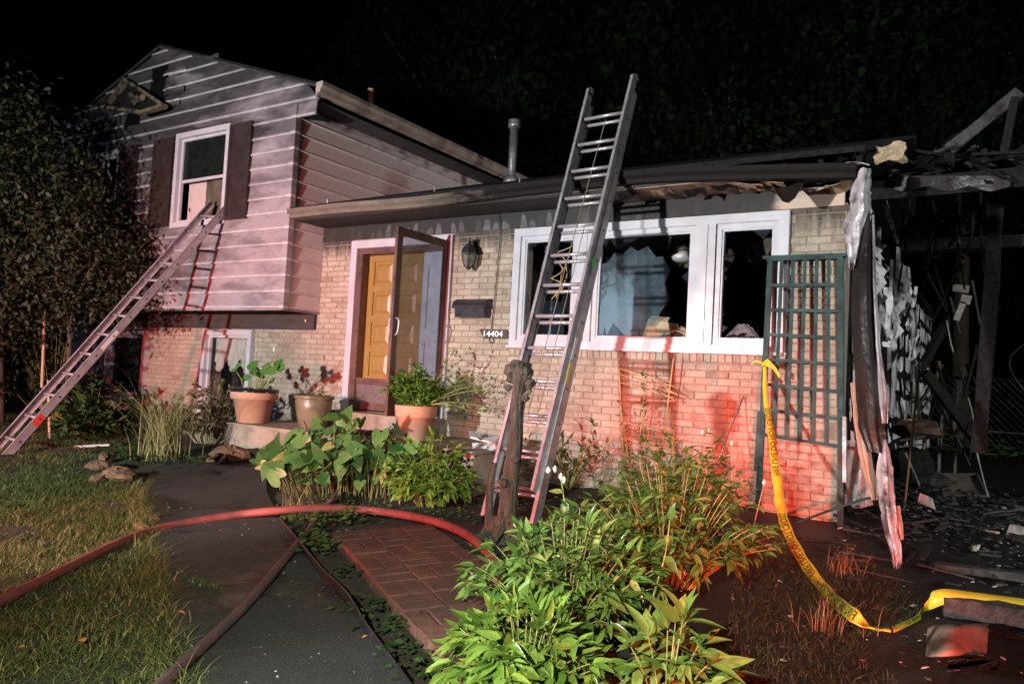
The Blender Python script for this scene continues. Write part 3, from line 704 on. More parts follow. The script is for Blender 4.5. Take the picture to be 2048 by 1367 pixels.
g = [[at(1541+(1626-1541)*u, 366+8*math.sin(5*u)+(36*math.sin(math.pi*min(1, u*1.15))-6*u)*v, -.40-.10*v) for v in np.linspace(0, 1, 5)] for u in np.linspace(0, 1, 8)]
B().sheet(g, .004).build('curled_flap', MT['brownsheet'], mroof)
g = [[at(1670+70*u, 331-8*math.sin(3*u)+14*v*(1-u), -.58+.1*v) for v in np.linspace(0, 1, 4)] for u in np.linspace(0, 1, 6)]
B().sheet(g, .003).build('torn_drip_edge', MT['sheet'], mroof)
g = [[at(1752+58*u+4*math.sin(9*v), 292+34*v-6*u+4*math.sin(7*u+2*v), -.45+.12*math.sin(4*u+3*v)*v) for v in np.linspace(0, 1, 5)] for u in np.linspace(0, 1, 6)]
B().sheet(g, .02).build('insulation_batt', MT['insul'], mroof)
for k in range(9):
    xx = -2.5+k*.27+random.uniform(-.08, .08); w_ = random.uniform(.12, .30); dp = random.uniform(.02, .08); yb_ = random.uniform(-.5, -.3)
    g = [[(xx+w_*u, yb_+.10*v+.02*math.sin(6*u), 2.872-dp*v*abs(math.sin(3.1*u+.4*k))-.006-.02*math.sin(9*u+k)*v) for v in np.linspace(0, 1, 4)] for u in np.linspace(0, 1, 7)]
    B().sheet(g, .003).build('soffit_flap', MT['char'] if k % 3 else MT['soffit'], mroof)
# attic framing seen through the burnt soffit
for k in range(5):
    b = B(); xx = -1.0+k*.29; b.bar((xx, -.5, 2.93), (xx, 1.6, 2.93+2.1*PIT2), .04, .09); b.build('rafter', MT['char'], mroof)
b = B(); b.bar((-1.2, .02, 2.93), (.05, .02, 2.93), .09, .05); b.build('wall_plate', MT['char'], house)
# flue pipe on the main roof
fp = thing('flue_pipe', 'grey metal flue pipe rising behind the eave of the upper wing', 'chimney pipe', (-5.0, 2.25, rzm(2.25)))
b = B(); b.tube([(-5.0, 2.25, rzm(2.25)-.1), (-5.0, 2.25, 4.78)], .062, 16); b.build('pipe', MT['galv'], fp, True)
b = B(); b.lathe((-5.0, 2.25, 4.72), [(.068, 0), (.090, .012), (.092, .06), (.085, .10), (.092, .12), (.06, .135)], 18); b.build('cap', MT['galv'], fp, True)
b = B(); b.lathe((-5.0, 2.25, rzm(2.25)-.06), [(.15, 0), (.08, .12), (.064, .14)], 16); b.build('flashing', MT['galv'], fp, True)
pv = thing('roof_vent_pipe', 'short brown vent pipe on the upper roof behind the gutter', 'pipe', (-6.72, 1., rzw(-6.72)))
b = B(); b.tube([(-6.72, 1., rzw(-6.72)-.05), (-6.72, 1., 5.14)], .042, 12); b.build('pipe', MT['terra'], pv, True)
b = B(); b.lathe((-6.72, 1., 5.10), [(.045, 0), (.048, .01), (.048, .045), (.043, .05)], 14); b.build('collar', MT['terra'], pv, True)
g = [[(-6.95+.5*u, .25+.55*v, rzw(-6.95+.5*u)+.03+.10*abs(math.sin(5*u+3*v))*(.4+.6*math.sin(3.1*v)**2)) for v in np.linspace(0, 1, 9)] for u in np.linspace(0, 1, 10)]
tp = B().sheet(g, .004).build('plastic_sheet', MT['blackplastic'], None, False, (-6.7, .5, rzw(-6.7)))
tag(tp, 'crumpled glossy black plastic sheet lying on the upper roof', 'plastic sheet')
# attic vent hanging loose in the gable
vt = B(); c = [at(252, 160, -.66), at(330, 212, -.76), at(285, 226, -.80), at(214, 216, -.68)]
for i in range(4): vt.bar(c[i], c[(i+1) % 4], .05, .085, (0, -1, .1))
vent = vt.build('attic_vent', MT['ventwood'], house)
b = B(); cc = [q+np.array([0, .03, 0]) for q in c]
g = [[(cc[0]*(1-u)+cc[1]*u)*(1-v)+(cc[3]*(1-u)+cc[2]*u)*v+np.array([0, .02*math.sin(7*u+5*v), 0]) for v in np.linspace(.1, .95, 5)] for u in np.linspace(.05, .95, 6)]
b.sheet(g, .012).build('vent_back', MT['char'], vent)
for q in ((262, 192, .05), (275, 198, .06), (286, 195, .05), (268, 205, .045)):
    b = B(); P = at(q[0], q[1], -.77); b.lathe(P, [(.01, -q[2]), (q[2]*.9, -.02), (q[2], .02), (.02, q[2])], 9, .3); b.build('insulation_tuft', MT['ventwood'], vent)

# ---- windows of the wing
def sash_window(wx0, wx1, z0, z1, yf, name, case=.075, half=None):
    """casing outside wx0..wx1"""
    w = B(); c = case
    w.box((wx0-c, yf-.052, z0-c), (wx0, yf+.02, z1+c)); w.box((wx1, yf-.052, z0-c), (wx1+c, yf+.02, z1+c))
    w.box((wx0, yf-.052, z1), (wx1, yf+.02, z1+c)); w.box((wx0, yf-.060, z0-c), (wx1, yf+.02, z0))
    o = w.build(name, MT['white'], house)
    s = B(); t = .038; yb_ = yf+.005
    s.box((wx0, yb_, z0), (wx0+t, yb_+.04, z1)); s.box((wx1-t, yb_, z0), (wx1, yb_+.04, z1)); s.box((wx0+t, yb_, z1-t), (wx1-t, yb_+.04, z1)); s.box((wx0+t, yb_, z0), (wx1-t, yb_+.04, z0+t))
    s.build('sash', MT['white'], o)
    return o
w1 = sash_window(-8.80, -7.74, 2.98, 4.19, YG, 'sash_window')
b = B(); b.box((-8.76, YG+.02, 3.56), (-7.78, YG+.05, 3.60)); b.build('meeting_rail', MT['white'], w1)
b = B(); b.box((-8.762, YG+.028, 3.60), (-7.778, YG+.034, 4.152)); b.build('pane', MT['dark_glass'], w1)
b = B(); b.box((-8.79, YG+.16, 2.98), (-8.36, YG+.17, 3.58)); b.build('blind', MT['pinkcloth'], w1)
g = [[(-8.36+.62*u, YG+.14+.02*math.sin(14*u), 3.02+1.15*v) for v in (0, .5, 1)] for u in np.linspace(0, 1, 14)]
B().sheet(g, .004).build('curtain', MT['plaster'], w1)
b = B(); b.box((-8.85, YG+.6, 2.85), (-7.7, YG+.63, 4.25)); b.build('room_back', MT['soot'], w1)
w2 = sash_window(-11.20, -10.36, 2.98, 4.15, YG, 'sash_window')
b = B(); b.bar((-10.75, YG+.03, 4.12), (-10.62, YG+.01, 3.5), .03, .03); b.build('broken_rail', MT['white'], w2)
b = B(); b.box((-11.25, YG+.5, 2.9), (-10.3, YG+.53, 4.2)); b.build('room_back', MT['soot'], w2)
g = [[(-11.18+.26*u, YG+.06+.015*math.sin(13*u), 3.3+.84*v) for v in (0, .5, 1)] for u in np.linspace(0, 1, 9)]
B().sheet(g, .004).build('curtain', MT['curtain'], w2)
w3 = sash_window(-8.66, -7.72, .25, 1.44, -.02, 'sash_window')
b = B(); b.box((-8.62, .03, .30), (-7.76, .036, 1.40)); b.build('pane', MT['window_glass'], w3)
g = []
for u in np.linspace(0, 1, 40):
    row = []
    for v in np.linspace(0, 1, 9):
        sw_ = abs(math.sin(3*math.pi*u)); dr = .16+.20*sw_
        row.append((-8.62+.86*u, .09+.022*math.sin(u*52+6*v*math.sin(2*math.pi*3*u))*(.4+.6*v)-.03*sw_*v, 1.41-(dr+.14)*v))
    g.append(row)
B().sheet(g, .003).build('swag_curtain', MT['curtain'], w3, True)
b = B(); b.box((-8.75, .5, .1), (-7.6, .53, 1.5)); b.build('room_back', MT['soot'], w3)
w4 = sash_window(-11.20, -10.24, .46, 1.40, -.02, 'sash_window')
b = B(); b.box((-11.16, .03, .50), (-10.28, .036, 1.36)); b.build('pane', MT['dark_glass'], w4)
b = B(); b.box((-11.12, .10, .50), (-10.28, .11, 1.36)); b.build('blind', plain('green_blind', (.13, .16, .125), (.18, .20, .16), 6, .8), w4)
b = B(); b.box((-11.25, -.10, .335), (-10.19, .0, .384)); b.build('sill', MT['brick'], w4)
# shutters
def shutter(x0, x1, z0=2.945, z1=4.235):
    b = B(); y0, y1 = YG-.062, YG-.030; t = .055
    b.box((x0, y0, z0), (x0+t, y1, z1)); b.box((x1-t, y0, z0), (x1, y1, z1))
    for c in (z0, (z0+z1)/2-t/2, z1-t): b.box((x0+t, y0, c), (x1-t, y1, c+t))
    o = b.build('shutter', MT['shutter'], house)
    bs = B(); bs.box((x0+t, y1-.006, z0+t), (x1-t, y1-.001, z1-t)); bs.build('shutter_back', MT['shutter'], o)
    proto = None
    for lo, hi in ((z0+t, (z0+z1)/2-t/2), ((z0+z1)/2+t/2, z1-t)):
        n = 13; h = (hi-lo)/n
        for k in range(n):
            zc = lo+(k+.5)*h; p = np.array([(x0+x1)/2, (y0+y1)/2, zc])
            if proto is None:
                q = B(); q.bar((x0+t, 0, 0), (x1-t, 0, 0), .004, h*1.12, (0, -.55, 1)); proto = mesh_np('louvre', np.array(q.v)-np.array([(x0+x1)/2, 0, 0]), q.f, MT['shutter'])
            l = link_mesh('louvre', proto, o, None); l.location = p-wloc(house)
shutter(-9.41, -8.915); shutter(-7.66, -7.215); shutter(-10.30, -9.83)

# ---- doorway
dr = B()
dr.box((-5.855, -.045, .54), (-5.755, .05, 2.575)); dr.box((-4.335, -.045, .54), (-4.245, .05, 2.575)); dr.box((-5.855, -.047, 2.575), (-4.245, .05, 2.672))
door = dr.build('doorway', MT['white'], house)
b = B(); b.box((-5.755, -.015, .56), (-5.675, .16, 2.575)); b.box((-4.395, -.015, .56), (-4.335, .16, 2.575)); b.box((-5.675, -.015, 2.505), (-4.395, .16, 2.575)); b.build('storm_frame', MT['brown'], door)
b = B(); b.box((-5.675, .005, .56), (-4.78, .045, .645)); b.box((-5.675, .005, .87), (-4.78, .045, .95)); b.build('lower_rail', MT['brown'], door)
b = B(); b.box((-5.675, .018, .645), (-4.78, .030, .87)); b.build('kick_panel', MT['frost'], door)
DX0, DX1 = -5.665, -4.765
fd = B(); fd.box((DX0, .125, .57), (DX1, .16, 2.50)); fdoor = fd.build('front_door', MT['door_wood'], house)
rows = [(.60, .90), (.98, 1.28), (1.36, 1.66), (1.74, 2.04), (2.12, 2.42)]
xsd = [DX0+.09, (DX0+DX1)/2-.045, (DX0+DX1)/2+.045, DX1-.09]
b = B(); b.box((DX0, .105, .57), (xsd[0], .1249, 2.50)); b.box((xsd[1], .105, .57), (xsd[2], .1249, 2.50)); b.box((xsd[3], .105, .57), (DX1, .1249, 2.50))
zz = [.57]+[v for r in rows for v in r]+[2.50]
for c in range(0, len(zz), 2):
    for a, e in ((xsd[0], xsd[1]), (xsd[2], xsd[3])): b.box((a, .1053, zz[c]), (e, .1248, zz[c+1]))
b.build('stiles_and_rails', MT['door_wood'], fdoor)
for lo, hi in rows:
    for a, e in ((xsd[0], xsd[1]), (xsd[2], xsd[3])):
        q = B(); V = []
        for i, y in ((.012, .1245), (.03, .124), (.065, .108)): V += [(a+i, y, lo+i), (e-i, y, lo+i), (e-i, y, hi-i), (a+i, y, hi-i)]
        q.add(V, [(8, 9, 10, 11)]+[(4*l+k, 4*l+(k+1) % 4, 4*l+4+(k+1) % 4, 4*l+4+k) for l in (0, 1) for k in range(4)]); q.build('panel', MT['door_wood'], fdoor)
sl = B(); sl.box((-4.76, .09, .57), (-4.40, .15, 2.505)); slo = sl.build('sidelight_panel', plain('pale_blue_paint', (.36, .42, .47), (.42, .48, .53), 4, .5), house)
for lo, hi in ((.70, 1.45), (1.56, 2.36)):
    q = B(); q.box((-4.70, .072, lo), (-4.46, .089, lo+.03)); q.box((-4.70, .072, hi-.03), (-4.46, .089, hi)); q.box((-4.70, .0722, lo+.03), (-4.67, .089, hi-.03)); q.box((-4.49, .0722, lo+.03), (-4.46, .089, hi-.03)); q.build('moulding', slo.data.materials[0], slo)
b = B(); b.box((-5.9, -.30, .34), (-4.2, .0, .535)); b.build('door_step', MT['concrete'], house)
# storm door, swung open square to the wall
SX = -4.315
sd = B(); y0, y1 = -.92, -.02; z0, z1 = .575, 2.60; t = .085
for a, c, e, f in ((y0, y0+t, z0, z1), (y1-t, y1, z0, z1), (y0+t, y1-t, z1-t, z1), (y0+t, y1-t, z0, z0+.13), (y0+t, y1-t, .92, .985)): sd.box((SX-.018, a, e), (SX+.018, c, f))
storm = sd.build('storm_door', MT['brown'], house)
b = B(); b.box((SX-.003, y0+t, .985), (SX+.003, y1-t, z1-t)); b.build('pane', MT['storm_glass'], storm)
b = B(); b.box((SX-.005, y0+t, z0+.13), (SX+.005, y1-t, .92)); b.build('kick_panel', MT['frost'], storm)
b = B(); b.tube(spline([(SX+.02, y0+.045, 1.62), (SX+.055, y0+.045, 1.61), (SX+.065, y0+.045, 1.55), (SX+.05, y0+.045, 1.46), (SX+.02, y0+.045, 1.44)], 5), .010, 8); b.build('handle', MT['alu'], storm, True)
b = B(); b.tube(spline([(SX-.02, y0+.045, 1.62), (SX-.06, y0+.045, 1.61), (SX-.07, y0+.045, 1.55), (SX-.055, y0+.045, 1.46)], 5), .010, 8); b.build('handle', MT['pinkcloth'], storm, True)
b = B(); b.box((SX-.021, y0+.02, 1.30), (SX-.0185, y0+.09, 1.34)); b.box((SX-.021, y0+.015, 1.24), (SX-.0185, y0+.095, 1.275)); b.build('sticker', MT['redtape'], storm)

# ---- picture window
pw = B(); c0, c1, d0, d1 = -3.39, -.47, 1.405, 2.682; t = .085
pw.box((c0, -.045, d0), (c0+t, .06, d1)); pw.box((c1-t, -.045, d0), (c1, .06, d1)); pw.box((c0+t, -.046, d1-t), (c1-t, .06, d1)); pw.box((c0+t, -.046, d0), (c1-t, .06, d0+.055))
pwin = pw.build('picture_window', MT['white'], house)
b = B(); b.box((c0-.015, -.075, d0-.028), (c1+.015, -.003, d0-.001)); b.build('sill', MT['white'], pwin)
for a, e in ((-2.60, -2.41), (-1.325, -1.135)):
    b = B(); b.box((a, -.044, d0+.055), (e, .06, d1-t)); b.box(((a+e)/2-.02, -.054, d0+.056), ((a+e)/2+.02, -.0441, d1-t-.001)); b.build('mullion', MT['white'], pwin)
LITES = [(c0+t, -2.60), (-2.41, -1.325), (-1.135, c1-t)]
for a, e in LITES:
    b = B(); s = .052; zA, zB = d0+.055, d1-t
    b.box((a, -.020, zA), (a+s, .035, zB)); b.box((e-s, -.020, zA), (e, .035, zB)); b.box((a+s, -.0205, zB-s), (e-s, .035, zB)); b.box((a+s, -.0205, zA), (e-s, .035, zA+s)); b.build('sash', MT['white'], pwin)
    b = B(); s2 = s+.018
    b.box((a+s, -.008, zA+s), (a+s2, .03, zB-s)); b.box((e-s2, -.008, zA+s), (e-s, .03, zB-s)); b.box((a+s2, -.0082, zB-s2), (e-s2, .03, zB-s)); b.box((a+s2, -.0082, zA+s), (e-s2, .03, zA+s2)); b.build('glazing_bead', MT['white'], pwin)
def shards(a, e, zA, zB, n, edge):
    cutp = sorted([0., 1.]+[random.random() for _ in range(n-1)])
    for k in range(n):
        u0, u1 = cutp[k], cutp[k+1]
        if random.random() < .3 or u1-u0 < .01: continue
        h0 = .015+.15*random.random()**3 if edge in 'bt' else .008+.09*random.random()**3; m_ = random.uniform(.2, .8)
        if edge == 'b': p = [(a+(e-a)*u0, zA), (a+(e-a)*u1, zA), (a+(e-a)*(u0+(u1-u0)*m_), zA+h0)]
        elif edge == 't': p = [(a+(e-a)*u1, zB), (a+(e-a)*u0, zB), (a+(e-a)*(u0+(u1-u0)*m_), zB-h0*.8), ]
        elif edge == 'l': p = [(a, zA+(zB-zA)*u1), (a, zA+(zB-zA)*u0), (a+h0*.8, zA+(zB-zA)*(u0+(u1-u0)*m_))]
        else: p = [(e, zA+(zB-zA)*u0), (e, zA+(zB-zA)*u1), (e-h0*.8, zA+(zB-zA)*(u0+(u1-u0)*m_))]
        b = B(); b.add([(x, .006, z) for x, z in p]+[(x, .011, z) for x, z in p], [(0, 1, 2), (5, 4, 3), (0, 3, 4, 1), (1, 4, 5, 2), (2, 5, 3, 0)]); b.build('glass_shard', MT['shard'], pwin)
MT['shard'] = glassmat('sooty_glass_shard', (.6, .66, .7), .14, .10, (.16, .19, .21))
for a, e in LITES:
    q0, q1 = a+.07, e-.07; zA, zB = d0+.125, d1-t-.07
    for ed_, n in (('b', 11), ('t', 9), ('l', 8), ('r', 8)): shards(q0, q1, zA, zB, n, ed_)

MT['smoke_haze_glass'] = glassmat('smoke_haze_window_glass', (.80, .87, .92), .10, .12, (.26, .36, .42))  # smoke film on the glass, its blue-grey also painting a hazy reflection
gp_ = [(1183, 672), (1284, 672), (1290, 655), (1308, 648), (1322, 622), (1338, 600), (1330, 566), (1341, 540), (1325, 512), (1312, 514), (1296, 492), (1276, 502), (1262, 493), (1246, 508), (1228, 506), (1217, 524), (1204, 528), (1196, 556), (1186, 562), (1184, 600)]
gq = [at(x, y, .008) for x, y in gp_]; b = B(); n = len(gq); b.add([(q_[0], .006, q_[2]) for q_ in gq]+[(q_[0], .010, q_[2]) for q_ in gq], [tuple(range(n)), tuple(range(2*n-1, n-1, -1))]+[(i, n+i, n+(i+1) % n, (i+1) % n) for i in range(n)]); b.build('cracked_pane', MT['smoke_haze_glass'], pwin)
# ---- the burnt room behind the picture window
fl = B(); fl.box((-3.65, .245, .42), (-.02, 5.0, .50)); fl.build('room_floor', MT['soot'], house)
cl = B(); cl.box((-6.3, .245, 2.64), (-.02, 5.0, 2.69)); cl.build('room_ceiling', MT['soot'], house)
rw = B(); rw.box((-3.72, .245, .5), (-3.66, 5., 2.64)); rw.box((-.10, .245, .5), (-.02, 5., 2.64)); rw.box((-6.3, 4.9, .5), (-.1, 5., 2.64)); rw.build('room_wall', MT['soot'], house)
pt = B(); pt.box((-3.65, 1.55, .5), (-2.30, 1.62, 2.63)); pt.build('partition', MT['blue_wall'], house)
pt = B(); pt.box((-2.30, 1.53, .5), (-2.22, 1.64, 2.63)); pt.build('door_casing', MT['plaster'], house)
pt = B(); pt.box((-1.87, 1.55, .5), (-1.62, 1.62, 2.63)); pt.box((-2.22, 1.55, 2.45), (-1.87, 1.62, 2.63)); pt.build('partition', MT['plaster'], house)
pt = B(); pt.box((-2.95, 1.15, .5), (-2.32, 1.19, 2.38)); pt.build('room_door', MT['blue_wall'], house)
for k in range(9):
    x = random.uniform(-3.2, -.8); y = random.uniform(.5, 1.5); w = random.uniform(.25, .5)
    g = [[(x+w*u, y+.1*v, 2.63-(.14+.12*math.sin(5*u+k))*v) for v in np.linspace(0, 1, 4)] for u in np.linspace(0, 1, 6)]
    B().sheet(g, .012).build('ceiling_board', MT['plaster'], house)
for k in range(8):
    x = random.uniform(-3.25, -2.95); y = random.uniform(.26, .42); q = [(x, y, 2.62)]
    for i in range(5): q.append((x+random.uniform(-.2, .2), y+random.uniform(-.06, .06), 2.52-.13*i+random.uniform(-.05, .05)))
    b = B(); b.tube(spline(q, 4), .006, 5); b.build('hanging_wire', MT['bamboo'] if k % 2 else MT['cable'], house)
b = B(); b.box((-3.55, .45, .5), (-3.15, .75, 1.95)); b.build('charred_cabinet', plain('blue_cabinet', (.03, .05, .07), (.06, .09, .12), 4, .6), house)
# pendant lamp, carton and plastic bag seen through the window
pl = thing('pendant_lamp', 'opal glass schoolhouse ceiling lamp inside the broken picture window', 'lamp', (-1.76, .8, 2.36))
b = B(); b.lathe((-1.76, .8, 2.385), [(.02, 0), (.07, .004), (.115, .03), (.125, .062), (.095, .085), (.06, .10), (.055, .125)], 22); b.build('shade', MT['milk'], pl, True)
b = B(); b.lathe((-1.76, .8, 2.508), [(.060, 0), (.062, .03), (.03, .05), (.012, .06), (.012, .13)], 14); b.build('fitter', MT['galv'], pl, True)
cb = thing('carton', 'torn buff carton lying on the picture window sill', 'box', at(1335, 670, .12))
P0 = at(1288, 671, .12); P1 = at(1345, 671, .12)
b = B(); zt = .17; b.add([(P0[0], .07, 1.53), (P1[0], .07, 1.53), (P1[0]-.03, .07, 1.53+zt*.85), (P0[0]+.06, .07, 1.53+zt*1.05), (P0[0], .30, 1.53), (P1[0], .30, 1.53), (P1[0]-.02, .30, 1.53+zt*.9), (P0[0]+.05, .30, 1.53+zt)], [(0, 1, 2, 3), (5, 4, 7, 6), (1, 5, 6, 2), (4, 0, 3, 7), (3, 2, 6, 7), (1, 0, 4, 5)]); b.build('carton_side', MT['insul'], cb)
b = B(); b.sheet([[(P0[0]+.06+.2*u, .07+.06*v, 1.53+zt+.05*v-.02*u) for v in (0, .5, 1)] for u in (0, .3, .6, 1)], .006); b.build('flap', MT['insul'], cb)
g = [[(P1[0]-.06+.27*u, .06+.12*v, 1.535+.13*math.sin(math.pi*u)*(.75+.25*math.sin(9*v+4*u))*math.sin(math.pi*(.15+.8*v))) for v in np.linspace(0, 1, 8)] for u in np.linspace(0, 1, 10)]
tag(B().sheet(g, .01).build('insulation_roll', MT['insul'], None, True, (P1[0], .1, 1.535)), 'buff clump of insulation beside the torn carton on the sill', 'insulation')
g = [[(-1.06+.34*u, .07+.1*v, 1.535+.15*abs(math.sin(math.pi*u))*(.4+.6*abs(math.sin(11*v+8*u)))*math.sin(math.pi*(.12+.8*v))) for v in np.linspace(0, 1, 10)] for u in np.linspace(0, 1, 14)]
tag(B().sheet(g, .002).build('plastic_bag', plain('grey_plastic_film', (.08, .08, .09), (.2, .2, .22), 14, .18), None, False, (-.9, .1, 1.535)), 'crumpled grey plastic bag on the sill of the right hand lite', 'plastic bag')
# stoop
so = B(); so.prism([(-6.62, -1.17), (-2.95, -1.17), (-2.95, -.002), (-6.62, -.002)], -.25, .325)
so.build('stoop', MT['concrete'], house)
so = B(); so.box((-6.65, -1.20, .326), (-2.92, -.003, .345)); so.build('stoop_tread', MT['concrete'], house)

# ---- burnt right hand side wall
rs = B(); rs.box((-.09, .25, -.1), (.0, 8.8, 2.75)); side = rs.build('side_wall', MT['char'], house)
sh = 0
protS = []
for k in range(6):
    rr = np.random.RandomState(k+40); q = [(0, -.5), (.5, -.5), (.5, 0), (.5, .5), (0, .5), (-.5, .5), (-.5, -.5)]
    q = [(a*(1+rr.uniform(-.35, .05)), c*(1+rr.uniform(-.3, .05))) for a, c in q]; n = len(q)
    V = [(.5, a, c) for a, c in q]+[(-.5, a, c) for a, c in q]; F = [tuple(range(n)), tuple(range(2*n-1, n-1, -1))]+[(i, n+i, n+(i+1) % n, (i+1) % n) for i in range(n)]
    protS.append(mesh_np('shingle', V, F, MT['shingle']))
for r in range(8):
    z = .35+r*.29
    for k in range(28):
        y = .42+k*.31+(r % 2)*.15
        lit = .85 if y < .9 else (.0 if y < 2.9 else (.75 if (y-2.8) < 6.5 and z < 2.75-.0*(y) and (z > .75 or y > 6) else .2))
        if y > 8.6 or random.random() > lit: continue
        o = link_mesh('shingle', protS[random.randrange(6)], side, None)
        o.location = np.array([.012+random.uniform(0, .02), y, z])-wloc(house); o.scale = (.008, .30*random.uniform(.75, 1), .27*random.uniform(.7, 1)); o.rotation_euler = (random.uniform(-.25, .25), random.uniform(-.12, .02), random.uniform(-.12, .12))
# strips of window trim on the side wall
for (xa, ya, xb, yb, Xp, w, mt) in ((1757, 455, 1760, 770, .05, .10, 'shingle'), (1797, 497, 1785, 830, .05, .26, 'sheet'), (1783, 520, 1774, 820, .06, .08, 'sheet'), (1768, 400, 1795, 480, .05, .10, 'shingle')):
    a = atX(xa, ya, Xp); b_ = atX(xb, yb, Xp); b = B(); b.bar(a, b_, w, .02, (1, 0, 0)); 
    for j in range(-2, 3): b.bar(a+np.array([.013, j*w/5.5, 0]), b_+np.array([.013, j*w/5.5, 0]), w/14, .012, (1, 0, 0))
    b.build('trim_strip', MT[mt], side)

# curled and peeling strips on the burnt side wall
for k in range(26):
    x0 = random.uniform(1748, 1850); y0 = random.uniform(420, 640)+(x0-1748)*.6; ln = random.uniform(60, 170); Yw = atX(x0, y0, .06); zt = min(Yw[2], 2.7); w = random.uniform(.05, .16)*(1+Yw[1]*.12); L_ = random.uniform(.25, .8); tw = random.uniform(-1, 1)
    g = [[np.array([.03+.10*v*random.random()+.05*math.sin(3*u+k), Yw[1]+w*(v-.5)+.06*tw*u, zt-L_*u]) for v in (0, .5, 1)] for u in np.linspace(0, 1, 7)]
    B().sheet(g, .004).build('peeling_strip', MT['shingle'] if k % 3 else MT['sheet'], side)
# ------------------------------------------------------------------ fittings on the wall
wl = thing('wall_lantern', 'sooty black coach lantern with glass panes above the mailbox', 'lantern', (-3.93, 0, 2.3))
LX = -3.93
b = B(); b.box((LX-.045, -.018, 2.43), (LX+.045, 0.0, 2.60)); b.tube(spline([(LX, -.015, 2.53), (LX, -.07, 2.56), (LX, -.13, 2.545)], 5), .010, 8); b.build('bracket', MT['iron'], wl, True)
b = B(); b.lathe((LX, -.13, 2.42), [(.095, 0), (.100, .012), (.085, .045), (.055, .085), (.05, .09), (.03, .11), (.018, .125), (.022, .14), (.008, .155)], 6); b.build('hood', MT['iron'], wl)
b = B(); b.lathe((LX, -.13, 2.27), [(.03, 0), (.052, .02), (.078, .09), (.082, .15)], 6); b.build('glass', glassmat('lantern_glass', (.7, .72, .7), .1, .35, (.30, .30, .28)), wl)
b = B()
for k in range(6):
    a = math.pi/3*k; f = lambda r, z: (LX+r*math.cos(a), -.13+r*math.sin(a), z); b.tube([f(.033, 2.262), f(.055, 2.29), f(.081, 2.36), f(.086, 2.425)], .006, 6)
b.lathe((LX, -.13, 2.235), [(.008, 0), (.03, .015), (.036, .035)], 8); b.build('cage', MT['iron'], wl)
mb = thing('mailbox', 'black wall mailbox with hinged lid beside the storm door', 'mailbox', (-3.9, 0, 1.7))
M0, M1 = -4.10, -3.66
prof = [(-.003, 1.70), (-.125, 1.705), (-.145, 1.82), (-.003, 1.84)]
n = 4; b = B(); b.add([(x, y, z) for x in (M0+.02, M1-.015) for y, z in prof], [(3, 2, 1, 0), (4, 5, 6, 7)]+[(i, (i+1) % n, n+(i+1) % n, n+i) for i in range(n)]); b.build('body', MT['mailbox'], mb)
prof = [(-.003, 1.832), (-.155, 1.812), (-.168, 1.80), (-.172, 1.825), (-.15, 1.87), (-.10, 1.905), (-.003, 1.922)]; n = len(prof); b = B()
b.add([(x, y, z) for x in (M0, M1) for y, z in prof], [tuple(range(n-1, -1, -1)), tuple(range(n, 2*n))]+[(i, (i+1) % n, n+(i+1) % n, n+i) for i in range(n)]); b.build('lid', MT['mailbox'], mb)
# house number
def text_geo(s, h):
    cu = bpy.data.curves.new('text', 'FONT'); cu.body = s; cu.size = 1.; cu.offset = .018; cu.resolution_u = 3
    o = bpy.data.objects.new('text', cu); COL.objects.link(o); bpy.context.view_layer.update()
    me = o.evaluated_get(bpy.context.evaluated_depsgraph_get()).to_mesh()
    V = np.array([v.co[:] for v in me.vertices])[:, :2]; F = [tuple(p.vertices) for p in me.polygons]
    bpy.data.objects.remove(o); bpy.data.curves.remove(cu)
    hh = V[:, 1].max()-V[:, 1].min(); V = (V-[V[:, 0].min(), V[:, 1].min()])*h/hh; return V, F
sg = thing('house_number_sign', 'dark slanted plate reading 14404 hung on the brick beside the window', 'sign', (-3.63, 0, 1.48))
q = [(-3.80, 1.578), (-3.435, 1.578), (-3.405, 1.475), (-3.735, 1.475)]
b = B(); b.add([(x, -.030, z) for x, z in q]+[(x, -.016, z) for x, z in q], [(3, 2, 1, 0), (4, 5, 6, 7)]+[(i, (i+1) % 4, 4+(i+1) % 4, 4+i) for i in range(4)]); b.build('plate', MT['signplate'], sg)
V, F = text_geo('14404', .066); sxx = .255/V[:, 0].max()
b = B(); b.add([(-3.735+v[0]*sxx, -.0315-.0, 1.494+v[1]) for v in V]+[(-3.735+v[0]*sxx, -.0302, 1.494+v[1]) for v in V], F+[tuple(len(V)+i for i in reversed(f)) for f in F]); b.build('numerals', MT['whiteink'], sg)
b = B(); b.tube(spline([(-3.66, -.02, 1.475), (-3.655, -.03, 1.44), (-3.62, -.032, 1.425), (-3.60, -.03, 1.45), (-3.61, -.02, 1.475)], 5), .005, 6); b.build('wire_loop', MT['cable'], sg)
cb_ = B(); cb_.tube(spline([(-3.62, -.03, 2.87), (-3.585, -.034, 2.72), (-3.60, -.03, 2.3), (-3.615, -.03, 1.93), (-3.63, -.03, 1.72), (-3.64, -.026, 1.58)], 6), .0055, 6)
tag(cb_.build('cable', MT['cable'], None, True, (-3.62, -.03, 1.58)), 'thin black cable running down the brick from eave to number sign', 'cable')

